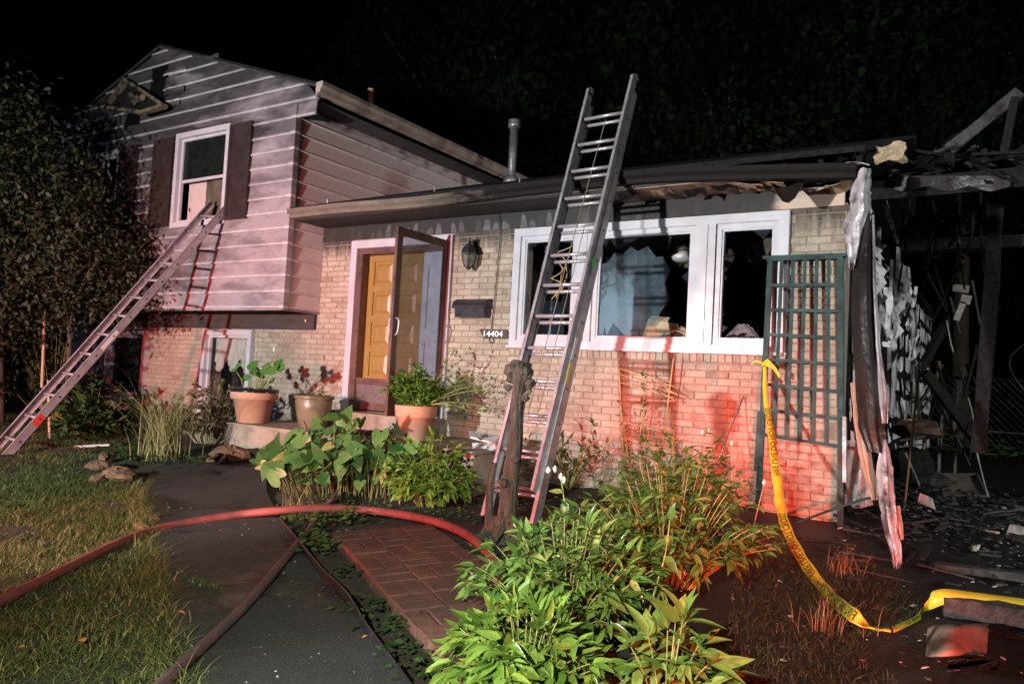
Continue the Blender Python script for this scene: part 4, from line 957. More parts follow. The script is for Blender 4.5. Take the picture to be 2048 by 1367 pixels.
# ------------------------------------------------------------------ ladders
def ladder_rail(b, p, q, w, d, t, inward):
    """channel rail: web plus two flanges; inward = unit vector towards the other rail"""
    p = np.array(p); q = np.array(q); tt = (q-p)/np.linalg.norm(q-p); iw = np.array(inward); n = np.cross(tt, iw)
    for o, ww, dd in ((iw*t/2, t, d), (iw*w/2+n*(d/2-t/2), w, t), (iw*w/2-n*(d/2-t/2), w, t)):
        V = [e+o+iw*a*ww/2+n*c*dd/2 for e in (p, q) for a, c in ((-1, -1), (1, -1), (1, 1), (-1, 1))]
        b.add(V, [(3, 2, 1, 0), (4, 5, 6, 7), (0, 1, 5, 4), (1, 2, 6, 5), (2, 3, 7, 6), (3, 0, 4, 7)])
def lad_pt(F0, T0, t): return np.array(F0)*(1-t)+np.array(T0)*t
# tall extension ladder leaning on the eave
FL = np.array([-2.37, -1.84, gz(-2.4, -1.84)-.02]); FR = np.array([-1.87, -1.84, gz(-1.9, -1.84)-.02])
TL = np.array([-2.37, -.345, 3.91]); TR = np.array([-1.87, -.34, 3.97])
el = thing('extension_ladder', 'tall aluminium extension ladder leaning on the eave before the picture window', 'ladder', (FL+FR)/2)
X_ = np.array([1., 0, 0]); ax = (TL-FL)/np.linalg.norm(TL-FL); nrm = np.cross(X_, ax); nrm = nrm if nrm[1] < 0 else -nrm     # towards the viewer
LTOT = np.linalg.norm(TL-FL)
for nm, (P, Q, iw) in (('base_rail', (FL, TL-ax*.10, X_)), ('base_rail', (FR, TR-ax*.12, -X_))):
    b = B(); ladder_rail(b, P, Q, .034, .105, .004, iw); b.build(nm, MT['alu'], el)
off = -nrm*.055
for P, Q, iw in ((FL+ax*.28+X_*.033, TL+X_*.0, X_), (FR+ax*.28-X_*.033, TR, -X_)):
    b = B(); ladder_rail(b, P+nrm*.062, Q+nrm*.062, .030, .095, .004, iw); o = b.build('fly_rail', MT['alu'], el)
    c = B(); e = Q+nrm*.05; c.tube([e-ax*.02+iw*.013, e+ax*.03+iw*.013, e+ax*.05+iw*.013], [.042, .036, .012], 10); c.build('end_cap', MT['galv'], o)
SP = .3048; k = 0
while .26+k*SP < LTOT-.12:
    s = .26+k*SP; P = FL+ax*s; Q = FR+(TR-FR)/np.linalg.norm(TR-FR)*s; b = B(); b.tube([P+X_*.003, Q-X_*.003], .0165, 10); b.build('rung', MT['rung'], el, True); k += 1
k = 0
while .295+k*SP < LTOT-.06:
    s = .42+k*SP-.125; P = FL+ax*s+nrm*.062+X_*.036; Q = FR+(TR-FR)/np.linalg.norm(TR-FR)*s+nrm*.062-X_*.036; b = B(); b.tube([P, Q], .0165, 10); b.build('rung', MT['rung'], el, True)
    for e in (P, Q):
        c = B(); c.tube([e-X_*.012, e+X_*.012], .022, 10)
    k += 1
for P, iw in ((FL, X_), (FR, -X_)):
    b = B(); b.box((-.04, -.06, -.02), (.04, .06, .03), None, P+np.array([0, -.01, .02])); b.build('foot', MT['blackplastic'], el)
mid = (FL+FR)/2
r0 = mid+ax*(LTOT-.40)+nrm*.07+X_*.03; r1 = mid+ax*.9+nrm*.08-X_*.02
b = B(); b.tube([r0, r0*.5+r1*.5+nrm*.02, r1], .004, 6); b.tube([mid+ax*(LTOT-1.3)+nrm*.02+X_*.05, mid+ax*.95+nrm*.03+X_*.045], .004, 6); b.build('rope', MT['rope'], el)
for s, hgt, mt in ((1.20, .19, 'yellowtag'), (1.42, .20, 'whitetag'), (2.30, .10, 'greentag')):
    P = FR+(TR-FR)/np.linalg.norm(TR-FR)*s; b = B(); b.bar(P-nrm*-.014+X_*.0012+nrm*.03, P+ax*hgt+X_*.0012+nrm*.03+nrm*.014, .002, .036, nrm); b.build('label_sticker', MT[mt], el)
for k in range(13):
    P = FR+(TR-FR)/np.linalg.norm(TR-FR)*(.26+k*SP); b = B(); b.tube([P+X_*-.001, P+X_*.005], .012, 8); b.build('rivet', MT['galv'], el)
# shorter ladder into the upper window
gL = np.array([-8.08, -3.02, gz(-8.05, -3.02)-.02]); gR = np.array([-7.67, -3.06, gz(-7.66, -3.06)-.02]); uL = np.array([-8.08, -.60, 3.15]); uR = np.array([-7.67, -.60, 3.10])
l2 = thing('roof_ladder', 'single section aluminium ladder from the lawn into the upper window', 'ladder', (gL+gR)/2)
ax2 = (uL-gL)/np.linalg.norm(uL-gL); n2 = np.cross(X_, ax2); n2 = n2 if n2[1] < 0 else -n2; L2 = np.linalg.norm(uL-gL)
for P, Q, iw in ((gL, uL+ax2*.1, X_), (gR, uR+ax2*.06, -X_)): b = B(); ladder_rail(b, P, Q, .030, .09, .004, iw); b.build('rail', MT['alu'], l2)
k = 0
aR = (uR-gR)/np.linalg.norm(uR-gR)
while .2+k*SP < L2-.05:
    b = B(); b.tube([gL+ax2*(.2+k*SP), gR+aR*(.2+k*SP)], .016, 10); b.build('rung', MT['rung'], l2, True)
    c = B(); c.tube([gR+aR*(.2+k*SP)-X_*.001, gR+aR*(.2+k*SP)+X_*.004], .011, 8); c.build('rung_end', MT['iron'], l2); k += 1
for P in (gL, gR): b = B(); b.box((-.03, -.05, -.015), (.03, .05, .03), None, P); b.build('foot', MT['blackplastic'], l2)
b = B(); P = gR+aR*.42; b.bar(P+X_*.0012, P+aR*.13+X_*.0012, .002, .078, n2); b.build('red_band', MT['redtape'], l2)
b = B(); P = gR+aR*1.52; b.bar(P+X_*.0012, P+aR*.28+X_*.0012, .002, .045, n2); b.build('label_sticker', MT['whitetag'], l2)

# ------------------------------------------------------------------ hoses
def hose(name, label, pts, r, mt):
    P = spline(pts, 10); b = B(); b.tube(P, r, 14)
    return tag(b.build(name, MT[mt], None, True, P[len(P)//2]-np.array([0, 0, r])), label, 'hose')
HP = [(-60, 1232), (0, 1203), (130, 1138), (250, 1080), (340, 1052), (480, 1028), (560, 1020), (640, 1016), (740, 1020), (850, 1037), (925, 1064), (972, 1100), (1000, 1140), (1004, 1200), (975, 1285), (905, 1366), (850, 1420)]
pts = []
for i, q in enumerate(HP):
    h = .029
    if i in (6, 7): h = .034+.062
    if i in (5, 8): h += .02
    if 8 <= i <= 14: h += .012
    if 9 <= i <= 14: h += .045
    pts.append(atG(q[0], q[1], h))
hose('fire_hose', 'thick red fire hose arching across the walk and paver path', pts, .031, 'hose_red')
HP = [(250, 1450), (340, 1352), (480, 1222), (560, 1130), (640, 1034), (668, 998), (690, 962)]
pts = [atG(q[0], q[1], .034 if i != 4 else .032) for i, q in enumerate(HP)]
pts += [np.array([-4.35, -1.30, .10]), np.array([-4.45, -1.18, .38]), np.array([-4.52, -.95, .385]), np.array([-4.6, -.45, .385]), np.array([-4.72, -.20, .58]), np.array([-4.8, .06, .60])]
hose('fire_hose', 'dull maroon fire hose running straight up the walk to the door', pts, .029, 'hose_dull')

# ------------------------------------------------------------------ pots
def pot(name, label, c, prof, mt, rim=None):
    t = thing(name, label, 'flower pot', c); b = B(); b.lathe(c, prof, 32); b.build('body', MT[mt], t, True); return t
# three pots on the stoop
PC1 = np.array([-6.42, -.93, .346]); PC2 = np.array([-5.62, -.72, .346]); PC3 = np.array([-4.02, -.78, .346])
p1 = pot('flower_pot', 'terracotta pot with black liner and round leaved plant at the stoop corner', PC1, [(.175, 0), (.185, .01), (.235, .27), (.262, .275), (.275, .30), (.278, .37), (.268, .385), (.245, .385), (.235, .33), (.02, .33)], 'terra')
b = B(); b.lathe(PC1, [(.250, .34), (.268, .392), (.282, .402), (.276, .372), (.282, .365), (.270, .41), (.235, .40), (.22, .34)], 36, .025); b.build('liner', MT['blackplastic'], p1, True)
b = B(); b.lathe(PC1, [(.23, .33), (.2, .36), (.02, .365)], 20, .05); b.build('soil', MT['soil'], p1)
p2 = pot('flower_pot', 'glazed brown stoneware pot between terracotta pot and door', PC2, [(.15, 0), (.16, .01), (.205, .22), (.215, .31), (.205, .325), (.232, .34), (.235, .37), (.21, .375), (.20, .33), (.02, .33)], 'stoneware')
b = B(); b.lathe(PC2, [(.19, .33), (.16, .35), (.02, .352)], 18, .05); b.build('soil', MT['soil'], p2)
p3 = pot('flower_pot', 'terracotta pot with leafy shrub standing before the open storm door', PC3, [(.140, 0), (.145, .006), (.195, .235), (.21, .24), (.215, .25), (.225, .355), (.215, .362), (.20, .362), (.195, .30), (.02, .30)], 'terra')
b = B(); b.lathe(PC3, [(.19, .31), (.16, .335), (.02, .34)], 18, .05); b.build('soil', MT['soil'], p3)

# ------------------------------------------------------------------ leaves
def leaf_base(L=1., W=.35, st=5, fold=.25, curl=.25, tip=.62):
    """pointed leaf along +x, up +z; returns V,F"""
    V = []; F = []
    for i in range(st+1):
        t = i/st; w = W*(math.sin(math.pi*min(1, t**.8))**.85) if 0 < t < 1 else 0.0
        w = W*.5*max(0., (math.sin(math.pi*t**tip)))**.9
        z = -curl*t*t*.5
        V += [(t*L, -w, z+fold*w), (t*L, 0, z), (t*L, w, z+fold*w)]
    for i in range(st):
        a = 3*i; F += [(a, a+3, a+4, a+1), (a+1, a+4, a+5, a+2)]
    return np.array(V), np.array(F)
def round_base(n=12, cup=.12, notch=True):
    V = [(0, 0, -cup*.4)]
    for k in range(n):
        a = 2*math.pi*k/n; r = .5*(1+.05*math.sin(3*a)); r *= (.55 if notch and k == 0 else 1); V.append((r*math.cos(a), r*math.sin(a), cup*.3*math.sin(2*a)))
    return np.array(V), [(0, 1+k, 1+(k+1) % n) for k in range(n)]
def heart_base(k=0):
    rs_ = np.random.RandomState(k+3); pts = []
    out = [(-.22, .16), (-.27, .30), (-.14, .40), (.08, .43), (.35, .37), (.62, .24), (.85, .09), (1.0, 0)]
    up = out; V = [(0, 0, 0), (.35, 0, -.02), (.7, 0, -.07), (1.0, 0, -.16)]
    W_ = []
    for s in (1, -1):
        for x, y in up[:-1]: W_.append((x, s*y*(1+rs_.uniform(-.06, .06)), .10*y*1.4-.16*max(0, x)**2+rs_.uniform(-.03, .03)))
    V += W_; F = []
    L = [4+i for i in range(7)]; R = [11+i for i in range(7)]
    for S, fl in ((L, False), (R, True)):
        fs = [(0, S[1], S[0]), (0, S[2], S[1]), (0, S[3], S[2]), (0, 1, S[3]), (1, S[4], S[3]), (1, 2, S[4]), (2, S[5], S[4]), (2, S[6], S[5]), (2, 3, S[6])]
        F += [tuple(reversed(f)) for f in fs] if not fl else fs
    return np.array(V, float), F
def rots(D, U):
    """x axis along D, z near U"""
    D = D/np.linalg.norm(D, axis=1, keepdims=True); S = np.cross(U, D); S /= np.linalg.norm(S, axis=1, keepdims=True)+1e-9; Z = np.cross(D, S)
    return np.stack([D, S, Z], axis=2)
def scatter(base, P, D, U, S):
    V, F = base; R = rots(D, U); n = len(P); A = np.einsum('nij,mj->nmi', R, V)*np.asarray(S).reshape(-1, 1, 1)+P[:, None, :]
    F = np.array(F); Fn = (F[None]+(np.arange(n)*len(V))[:, None, None]).reshape(-1, F.shape[1]); return A.reshape(-1, 3), Fn
def place_leaves(parent, base, mat, P, D, U, S, nobj, name='leaf', stuffname='foliage'):
    """the leaves nearest the viewer as objects of their own, the rest as one mass"""
    P = np.array(P); D = np.array(D); U = np.array(U); S = np.array(S, float); bases = base if isinstance(base, list) else [base]
    d = np.linalg.norm(P-CAM, axis=1); sc = S/d; order = np.argsort(-sc+d*.02); sel = order[:nobj]; rest_ = order[nobj:]
    R = rots(D, U); w = wloc(parent); mes = [mesh_np(name, V, F if isinstance(F, list) else F, mat, True) for V, F in bases]
    for i in sel:
        o = link_mesh(name, mes[i % len(mes)], parent, None); s = S[i]
        m = Matrix([[R[i][r][c]*s for c in range(3)]+[P[i][r]-w[r]] for r in range(3)]+[[0, 0, 0, 1]]); o.matrix_local = m
    if len(rest_):
        parts_ = [scatter(bb_, P[rest_[k::len(bases)]], D[rest_[k::len(bases)]], U[rest_[k::len(bases)]], S[rest_[k::len(bases)]]) for k, bb_ in enumerate(bases)]; off_ = 0; VV = []; FF = []
        for V, F in parts_: VV.append(V); FF.append(F+off_); off_ += len(V)
        tag(link_mesh(stuffname, mesh_np(stuffname, np.concatenate(VV)-w, np.concatenate(FF), mat, True), parent), kind='stuff')
def unit(v): v = np.array(v, float); return v/np.linalg.norm(v)
def bush(name, label, c, rad, h, nst, mat, L=(.07, .12), per=(5, 7), nodes=5, nobj=0, W=.36, cat='shrub', squash=1., lean=(0, 0), stemmat='stem', stem_r=.004, start=.35, group=None, curl=.25, petiole=.07):
    c = np.array(c, float); t = thing(name, label, cat, c, group); P = []; D = []; U = []; S = []; sb = B()
    for s in range(nst):
        a = random.uniform(0, 2*math.pi); rr = math.sqrt(random.random()); el = random.uniform(.0, 1)
        end = c+np.array([rad*rr*math.cos(a)+lean[0], rad*squash*rr*math.sin(a)+lean[1], h*(1-.62*rr**1.8)*random.uniform(.72, 1.06)])
        st_ = c+np.array([rad*.25*rr*math.cos(a), rad*.25*rr*math.sin(a), 0]); ctrl = (st_+end)/2+np.array([0, 0, h*.14])
        pts_ = [((1-u)**2)*st_+2*u*(1-u)*ctrl+u*u*end for u in np.linspace(0, 1, 6)]; sb.tube(pts_, [stem_r*(1-.5*u) for u in np.linspace(0, 1, 6)], 5, False)
        for k in range(nodes):
            u = start+(1-start)*(k+random.random()*.6)/nodes; u = min(u, 1.)
            q = ((1-u)**2)*st_+2*u*(1-u)*ctrl+u*u*end; az = a+k*2.4+random.uniform(-.5, .5)
            out = np.array([math.cos(az), math.sin(az), random.uniform(-.35, .4)]); hub = q+unit(out)*petiole*random.uniform(.5, 1.2)
            if k == nodes-1: out = unit(end-ctrl)+out*.25; hub = end
            n = random.randint(*per)
            for m in range(n):
                fa_ = (m-(n-1)/2)*(1.9/n)*1.2; ou = unit(out); sd_ = unit(np.cross(ou, (0, 0, 1))+1e-6)
                d = ou*math.cos(fa_)+sd_*math.sin(fa_)+np.array([0, 0, random.uniform(-.8, .25)])
                P.append(hub+unit(d)*.008); D.append(d); U.append(np.array([random.uniform(-.55, .55), random.uniform(-.75, .25), 1.])); S.append(L[0]*.55+(L[1]*1.1-L[0]*.55)*random.random()**1.1)
    sb.build('stems', MT[stemmat], t)
    place_leaves(t, [leaf_base(1., W, 5, .3, curl), leaf_base(1., W*.85, 5, .55, curl*2.6), leaf_base(1., W*1.15, 5, .12, -curl*.6), leaf_base(1., W*.7, 5, .7, curl*1.2)], MT[mat], P, D, U, S, nobj); return t
gp = lambda x, y, h=0.: atG(x, y, h)
A1 = bush('peony_bush', 'large leafy peony bush in the foreground beside the paver path', G(-.62, -3.62), .54, .62, 90, 'peony', (.06, .105), (4, 6), 5, 300, W=.36)
A2 = bush('peony_bush', 'wide peony bush behind the foreground one, in front of the brick wall', G(-.50, -2.55), .68, .80, 105, 'peony', (.055, .095), (4, 6), 6, 260, W=.38)
A3 = bush('wilted_shrub', 'tall straggly shrub with dry tips against the brick below the window', G(-.98, -1.15), .62, .80, 80, 'peony', (.045, .085), (3, 6), 6, 60, W=.34)
A4 = bush('bright_plant', 'bright broad leaved plant at the bottom edge in front of the peonies', G(.10, -4.10), .24, .38, 18, 'broad', (.11, .17), (3, 4), 3, 120, W=.36, start=.45, cat='plant')
A6 = bush('peony_bush', 'low peony bush at the bottom of the picture beside the hose', G(-.42, -4.33), .36, .40, 50, 'peony_yellow', (.065, .11), (4, 6), 5, 220, W=.38)
A5 = bush('small_peony', 'yellow green peony bush between taro leaves and tall ladder', G(-2.98, -1.78), .42, .60, 66, 'peony_yellow', (.07, .11), (4, 6), 6, 260, W=.42)
# flower stalks that stand above the peonies
def stalk(label, pts, heads, leaves, mt='stem', name='flower_stalk'):
    t = thing(name, label, 'plant', pts[0]); b = B(); P = spline(pts, 6); b.tube(P, [.007-.004*i/len(P) for i in range(len(P))], 6); b.build('stem', MT[mt], t, True)
    for h in heads:
        c = B(); c.lathe(h, [(.004, -.012), (.014, 0), (.012, .016), (.002, .03)], 7, .2); c.build('flower_head', MT['petal'], t)
    if leaves:
        P_ = [np.array(l[0]) for l in leaves]; place_leaves(t, leaf_base(1., .42, 5, .3, .35), MT['peony'], P_, [np.array(l[1]) for l in leaves], [np.array((0.1, -.6, .8))]*len(leaves), [l[2] for l in leaves], 50)
q = lambda x, y, Y: at(x, y, Y)
stalk('bare yellow stalk with withered flower heads in front of the tall ladder', [q(1150, 1210, -3.1), q(1140, 1120, -3.1), q(1130, 1050, -3.1), q(1127, 990, -3.08), q(1122, 958, -3.05)], [q(1122, 955, -3.05), q(1096, 942, -3.0), q(1110, 940, -3.0), q(1128, 962, -3.1)], [(q(1128, 1000, -3.1), (.3, -.2, -1), .12), (q(1125, 985, -3.1), (-1, 0, .1), .10), (q(1132, 1060, -3.1), (.8, -.2, -.3), .10)])
stalk('leaning pale stem rising through the middle of the foreground peonies', [q(1262, 1360, -3.9), q(1285, 1270, -3.8), q(1310, 1180, -3.6), q(1330, 1110, -3.5), q(1340, 1040, -3.4)], [], [(q(1330, 1110, -3.5), (.6, -.2, -.5), .11), (q(1335, 1080, -3.45), (-.6, -.2, -.4), .11), (q(1340, 1040, -3.4), (.2, -.2, .8), .10)])
stalk('thin dry stalk with dark seed head above the straggly shrub', [q(1418, 985, -1.1), q(1412, 930, -1.1), q(1405, 868, -1.1)], [q(1405, 866, -1.1)], [(q(1410, 920, -1.1), (.7, 0, -.6), .07), (q(1412, 940, -1.1), (-.7, 0, -.6), .07)], 'drystem')
stalk('thin upright stalk with pale flower beside the yellow tape', [q(1470, 1000, -1.0), q(1464, 950, -1.0), q(1463, 890, -1.0)], [q(1463, 888, -1.0)], [(q(1466, 960, -1.), (.7, 0, -.6), .07)], 'drystem')
stalk('leaning dry stalk beside the tape above the peonies', [q(1500, 1090, -1.6), q(1510, 1040, -1.55), q(1528, 968, -1.5)], [q(1528, 966, -1.5)], [(q(1515, 1010, -1.55), (.7, 0, -.6), .07), (q(1508, 1040, -1.55), (-.7, 0, -.4), .07)], 'drystem')
stalk('pale budded stem at the foot of the stump', [q(1075, 1150, -2.9), q(1050, 1085, -2.85), q(1032, 1052, -2.8)], [q(1031, 1050, -2.8), q(1040, 1066, -2.8)], [(q(1046, 1080, -2.85), (-.8, 0, -.5), .09), (q(1055, 1100, -2.85), (.8, 0, -.3), .09)])

# taro clump
tr = thing('taro_clump', 'clump of big heart shaped taro leaves at the bend of the walk', 'plant', G(-3.95, -2.05)); sb = B(); P = []; D = []; U = []; S = []
for k in range(165):
    a = random.uniform(0, 6.28); rr = random.random()**.6; low = k > 95; cx, cy = -4.02+.86*rr*math.cos(a), -1.78+.48*rr*math.sin(a)
    cx += .1*random.uniform(-1, 1); g0 = G(cx*.85-4.1*.15, cy*.85-1.8*.15); hh = (.34+.30*(1-rr**2))*random.uniform(.45, 1.05)+.05
    if low: cy -= .16; hh = random.uniform(.16, .42)
    tip_ = np.array([cx, cy, g0[2]+hh]); mid_ = (g0+tip_)/2+np.array([0, 0, .08]); sb.tube([g0, mid_, tip_], [.005, .004, .003], 6, False)
    az = random.uniform(0, 6.28); out = np.array([math.cos(az), math.sin(az), 0]); out = unit(out+np.array([.15, -.75, 0])*random.uniform(0, 1))
    down = random.uniform(-.3, 1.5) if random.random() < .85 else random.uniform(-1.2, -.5)
    P.append(tip_); D.append(out-np.array([0, 0, down])); U.append(out*.9+np.array([.25, -.7, .55])*random.uniform(.4, 1.2)); S.append(random.uniform(.11, .20))
sb.build('petioles', MT['darkstem'], tr); place_leaves(tr, [heart_base(i) for i in range(4)], MT['taro'], P, D, U, S, 180)
# round leaved plant in the first pot
rp = thing('round_leaved_plant', 'plant with round green leaves growing in the black lined pot', 'plant', PC1+np.array([0, 0, .36])); sb = B(); P = []; D = []; U = []; S = []
spots = [(470, 737, .10), (490, 755, .11), (493, 783, .09), (505, 730, .15), (515, 725, .12), (532, 738, .15), (520, 750, .13), (548, 738, .15), (558, 726, .13), (540, 725, .11), (562, 735, .12), (478, 728, .09), (510, 742, .12), (528, 765, .08), (545, 760, .10)]
for x, y, s in spots:
    e = at(x, y, -.93+random.uniform(-.16, .16)); r0 = PC1+np.array([random.uniform(-.1, .1), random.uniform(-.1, .1), .35]); sb.tube([r0, (r0+e)/2+np.array([0, 0, .03]), e], .0045, 5, False)
    P.append(e); D.append(np.array([random.uniform(-1, 1), random.uniform(-.5, .5), .1])); U.append(np.array([random.uniform(-.1, .3), -1, random.uniform(.3, .9)])); S.append(s*1.02)
e = at(548, 700, -.93); sb.tube([PC1+np.array([0, 0, .35]), at(546, 740, -.93), e], .004, 5, False); sb.build('stalks', MT['stem'], rp)
place_leaves(rp, [(round_base(14)[0], round_base(14)[1])], MT['round'], P, D, U, S, 40)
b = B(); b.lathe(e, [(.006, -.02), (.017, 0), (.008, .03), (.001, .045)], 8); b.build('bud', MT['petal'], rp)
bush('low_potted_plant', 'small dark leaved plant in the stoneware pot', PC2+np.array([0, 0, .34]), .17, .14, 16, 'ivy', (.03, .055), (3, 5), 3, 0, cat='plant', start=.2)
sh3 = bush('potted_shrub', 'bright small leaved shrub spilling from the terracotta pot by the door', PC3+np.array([0, 0, .33]),   .32, .46, 64, 'shrub', (.04, .07), (4, 6), 9, 120, W=.62, start=.2, lean=(-.03, 0), petiole=.035)
def spray(name, label, root, ends, mat, L, n, cat='plant', W=.5, lift=.12, group=None):
    t = thing(name, label, cat, root, group); sb = B(); P = []; D = []; U = []; S = []
    for e in ends:
        e = np.array(e, float); r0 = np.array(root, float); m_ = (r0+e)/2+np.array([0, 0, lift]); pts_ = [((1-u)**2)*r0+2*u*(1-u)*m_+u*u*e for u in np.linspace(0, 1, 8)]; sb.tube(pts_, [.005-.003*u for u in np.linspace(0, 1, 8)], 5, False)
        for k in range(n):
            u = random.uniform(.25, 1); p_ = ((1-u)**2)*r0+2*u*(1-u)*m_+u*u*e; d = np.random.RandomState(random.randrange(10**6)).normal(size=3)
            P.append(p_+unit(d)*.02); D.append(unit(d)+unit(e-r0)*.4); U.append(np.array([random.uniform(-.4, .4), random.uniform(-.6, .2), 1])); S.append(random.uniform(*L))
    sb.build('stems', MT['stem'], t); place_leaves(t, leaf_base(1., W, 4, .25, .2), MT[mat], P, D, U, S, 0); return t
spray('trailing_shoots', 'long leafy shoots trailing right from the potted shrub along the wall', PC3+np.array([.1, 0, .36]), [at(945, 700, -.35), at(1000, 780, -.5), at(985, 820, -.55), at(960, 750, -.4), at(930, 770, -.5), at(1010, 760, -.45), at(955, 830, -.6), at(905, 720, -.5), at(930, 740, -.4), at(915, 695, -.3)], 'shrub', (.03, .055), 26, W=.6)
# vine and bamboo trellis in front of the wall
bt = thing('bamboo_trellis', 'flimsy bamboo trellis with broken slats against the brick under the window', 'trellis', (-1.7, -.2, .3))
def stick(x0, y0, x1, y1, Y=-.16, r=.0055, mt='bamboo'): 
    b = B(); b.tube([at(x0, y0, Y), at(x1, y1, Y)], r, 6); b.build('cane', MT[mt], bt, True)
for a in ((1237, 715, 1246, 905), (1294, 730, 1279, 880), (1347, 716, 1324, 900)): stick(*a, Y=-.15, r=.007)
for a in ((1240, 737, 1354, 775), (1240, 748, 1350, 788), (1242, 765, 1348, 795), (1235, 800, 1350, 801), (1238, 736, 1342, 765), (1243, 842, 1348, 868), (1242, 840, 1328, 902), (1230, 875, 1345, 890), (1300, 755, 1355, 790), (1310, 770, 1356, 789), (1300, 778, 1350, 800)): stick(*a, Y=-.17, r=.0045)
spray('climbing_vine', 'thin green vine climbing the bamboo trellis', at(1262, 960, -.25), [at(1240, 800, -.2), at(1245, 850, -.2), at(1262, 900, -.22)], 'vine', (.03, .055), 16, W=.6, lift=.02)
spray('climbing_vine', 'leafy vine on the middle cane of the bamboo trellis', at(1290, 950, -.25), [at(1288, 740, -.2), at(1285, 800, -.2), at(1283, 870, -.2)], 'vine', (.035, .06), 18, W=.6, lift=.02)
spray('wall_shrub', 'small reddish leaved shrub growing at the wall behind the tall ladder', G(-2.35, -.45), [G(-2.35, -.45)+np.array([random.uniform(-.35, .45), random.uniform(-.2, .1), random.uniform(.25, .75)]) for k in range(16)], 'vine', (.06, .10), 12, W=.38)
spray('wall_shrub', 'dark leafy shrub between stump and tall ladder at the wall', G(-2.85, -.75), [G(-2.85, -.75)+np.array([random.uniform(-.3, .4), random.uniform(-.2, .2), random.uniform(.2, .62)]) for k in range(14)], 'bed_leaf', (.05, .09), 12, W=.4)
# loose grey stick leaning on the wall
b = B(); b.tube([at(1487, 793, -.03), at(1430, 935, -.5)], .006, 6); tag(b.build('metal_rod', MT['galv'], None, True, at(1430, 935, -.5)), 'thin grey metal rod leaning on the brick beside the bamboo trellis', 'rod')
# ------------------------------------------------------------------ grasses
def blades(P, H, W_, lean, seg=3):
    """curved tapering blades; returns V,F"""
    n = len(P); az = rng.uniform(0, 2*np.pi, n); dx = np.cos(az); dy = np.sin(az); ln = np.asarray(lean)*np.asarray(H); fa_ = az+rng.uniform(.6, 2.4, n); sx_ = np.cos(fa_); sy_ = np.sin(fa_)
    V = np.zeros((n, 2*seg+1, 3))
    for i in range(seg):
        t = i/seg; w = W_*(1-t*.75)/2
        c = np.stack([P[:, 0]+dx*ln*t**1.8, P[:, 1]+dy*ln*t**1.8, P[:, 2]+H*(t-.25*np.asarray(lean)*t**2.5)], 1)
        s = np.stack([sx_*w, sy_*w, np.zeros(n)], 1); V[:, 2*i] = c-s; V[:, 2*i+1] = c+s
    V[:, 2*seg] = np.stack([P[:, 0]+dx*ln, P[:, 1]+dy*ln, P[:, 2]+H*(1-.25*np.asarray(lean))], 1)
    F = []
    for i in range(seg-1): F += [(2*i, 2*i+1, 2*i+3), (2*i, 2*i+3, 2*i+2)]
    F.append((2*seg-2, 2*seg-1, 2*seg)); F = np.array(F)
    return V.reshape(-1, 3), (F[None]+(np.arange(n)*(2*seg+1))[:, None, None]).reshape(-1, 3)
# lawn
cand = []
for (x0, x1, y0, y1, dens) in ((-6.5, .5, -7.6, -3.0, 3600), (-9.5, -4.2, -4.2, -1.3, 1500), (-14, -8.2, -4.8, -.9, 420), (-12, -6.5, -8, -4.2, 500)):
    n = int((x1-x0)*(y1-y0)*dens); cand.append(np.stack([rng.uniform(x0, x1, n), rng.uniform(y0, y1, n)], 1))
cand = np.concatenate(cand)
CX = CAM[:2]; dv = cand-CX; fw = dv@CF[:2]; rt_ = dv@CR[:2]
cand = cand[(fw > 1.5) & (rt_ > -.78*fw-1.2) & (rt_ < .2*fw)]
ld = np.array([lawn_d(x, y) for x, y in cand]); edgej = rng.normal(0, .035, len(cand))
bed = (cand[:, 1] > -1.75-.08*(cand[:, 0]+8)) | ((cand[:, 0] > -6.9) & (cand[:, 1] > -2.75) & (cand[:, 0] < -5.6))
keep = (ld > .015+edgej*.6) & ~bed & (np.sin(cand[:, 0]*3.1)*np.sin(cand[:, 1]*2.7+1)+rng.uniform(-.3, 1.3, len(cand)) > -.75)
cand = cand[keep]; z = np.array([gz(x, y) for x, y in cand])
Pg = np.column_stack([cand, z-.01]); n = len(Pg); cl = np.abs(np.sin(Pg[:, 0]*9+np.sin(Pg[:, 1]*7))*np.sin(Pg[:, 1]*8))
H = rng.uniform(.026, .060, n)*(1+.6*cl)*(1+.5*(ld[keep] < .12)); V, F = blades(Pg, H, rng.uniform(.003, .007, n), rng.uniform(.4, 2.3, n))
tag(link_mesh('grass', mesh_np('grass', V, F, MT['grass'])), 'shaggy lawn grass left of the walk', 'grass', kind='stuff')
# blades that flop over the lawn edge and weeds in the joints
n = 1500; t = rng.uniform(0.05, .8, n); E_ = np.array([edge_at(WL_EDGE, a) for a in t]); E_ += rng.normal(0, .03, E_.shape)
P_ = np.column_stack([E_, [gz(x, y) for x, y in E_]]); V, F = blades(P_, rng.uniform(.06, .15, n), rng.uniform(.003, .005, n), rng.uniform(.7, 2., n))
tag(link_mesh('edge_grass', mesh_np('edge_grass', V, F, MT['grass'])), 'long grass flopping over the edge of the walk', 'grass', kind='stuff')
w0 = atG(405, 1173); n = 160; P_ = np.column_stack([w0[0]+rng.normal(0, .13, n), w0[1]+rng.normal(0, .03, n), np.full(n, w0[2]+.015)]); V, F = blades(P_, rng.uniform(.02, .05, n), np.full(n, .004), rng.uniform(.5, 1.5, n))
tag(link_mesh('joint_weeds', mesh_np('joint_weeds', V, F, MT['ivy'])), 'small green weeds growing in the walk joint', 'weeds', kind='stuff')
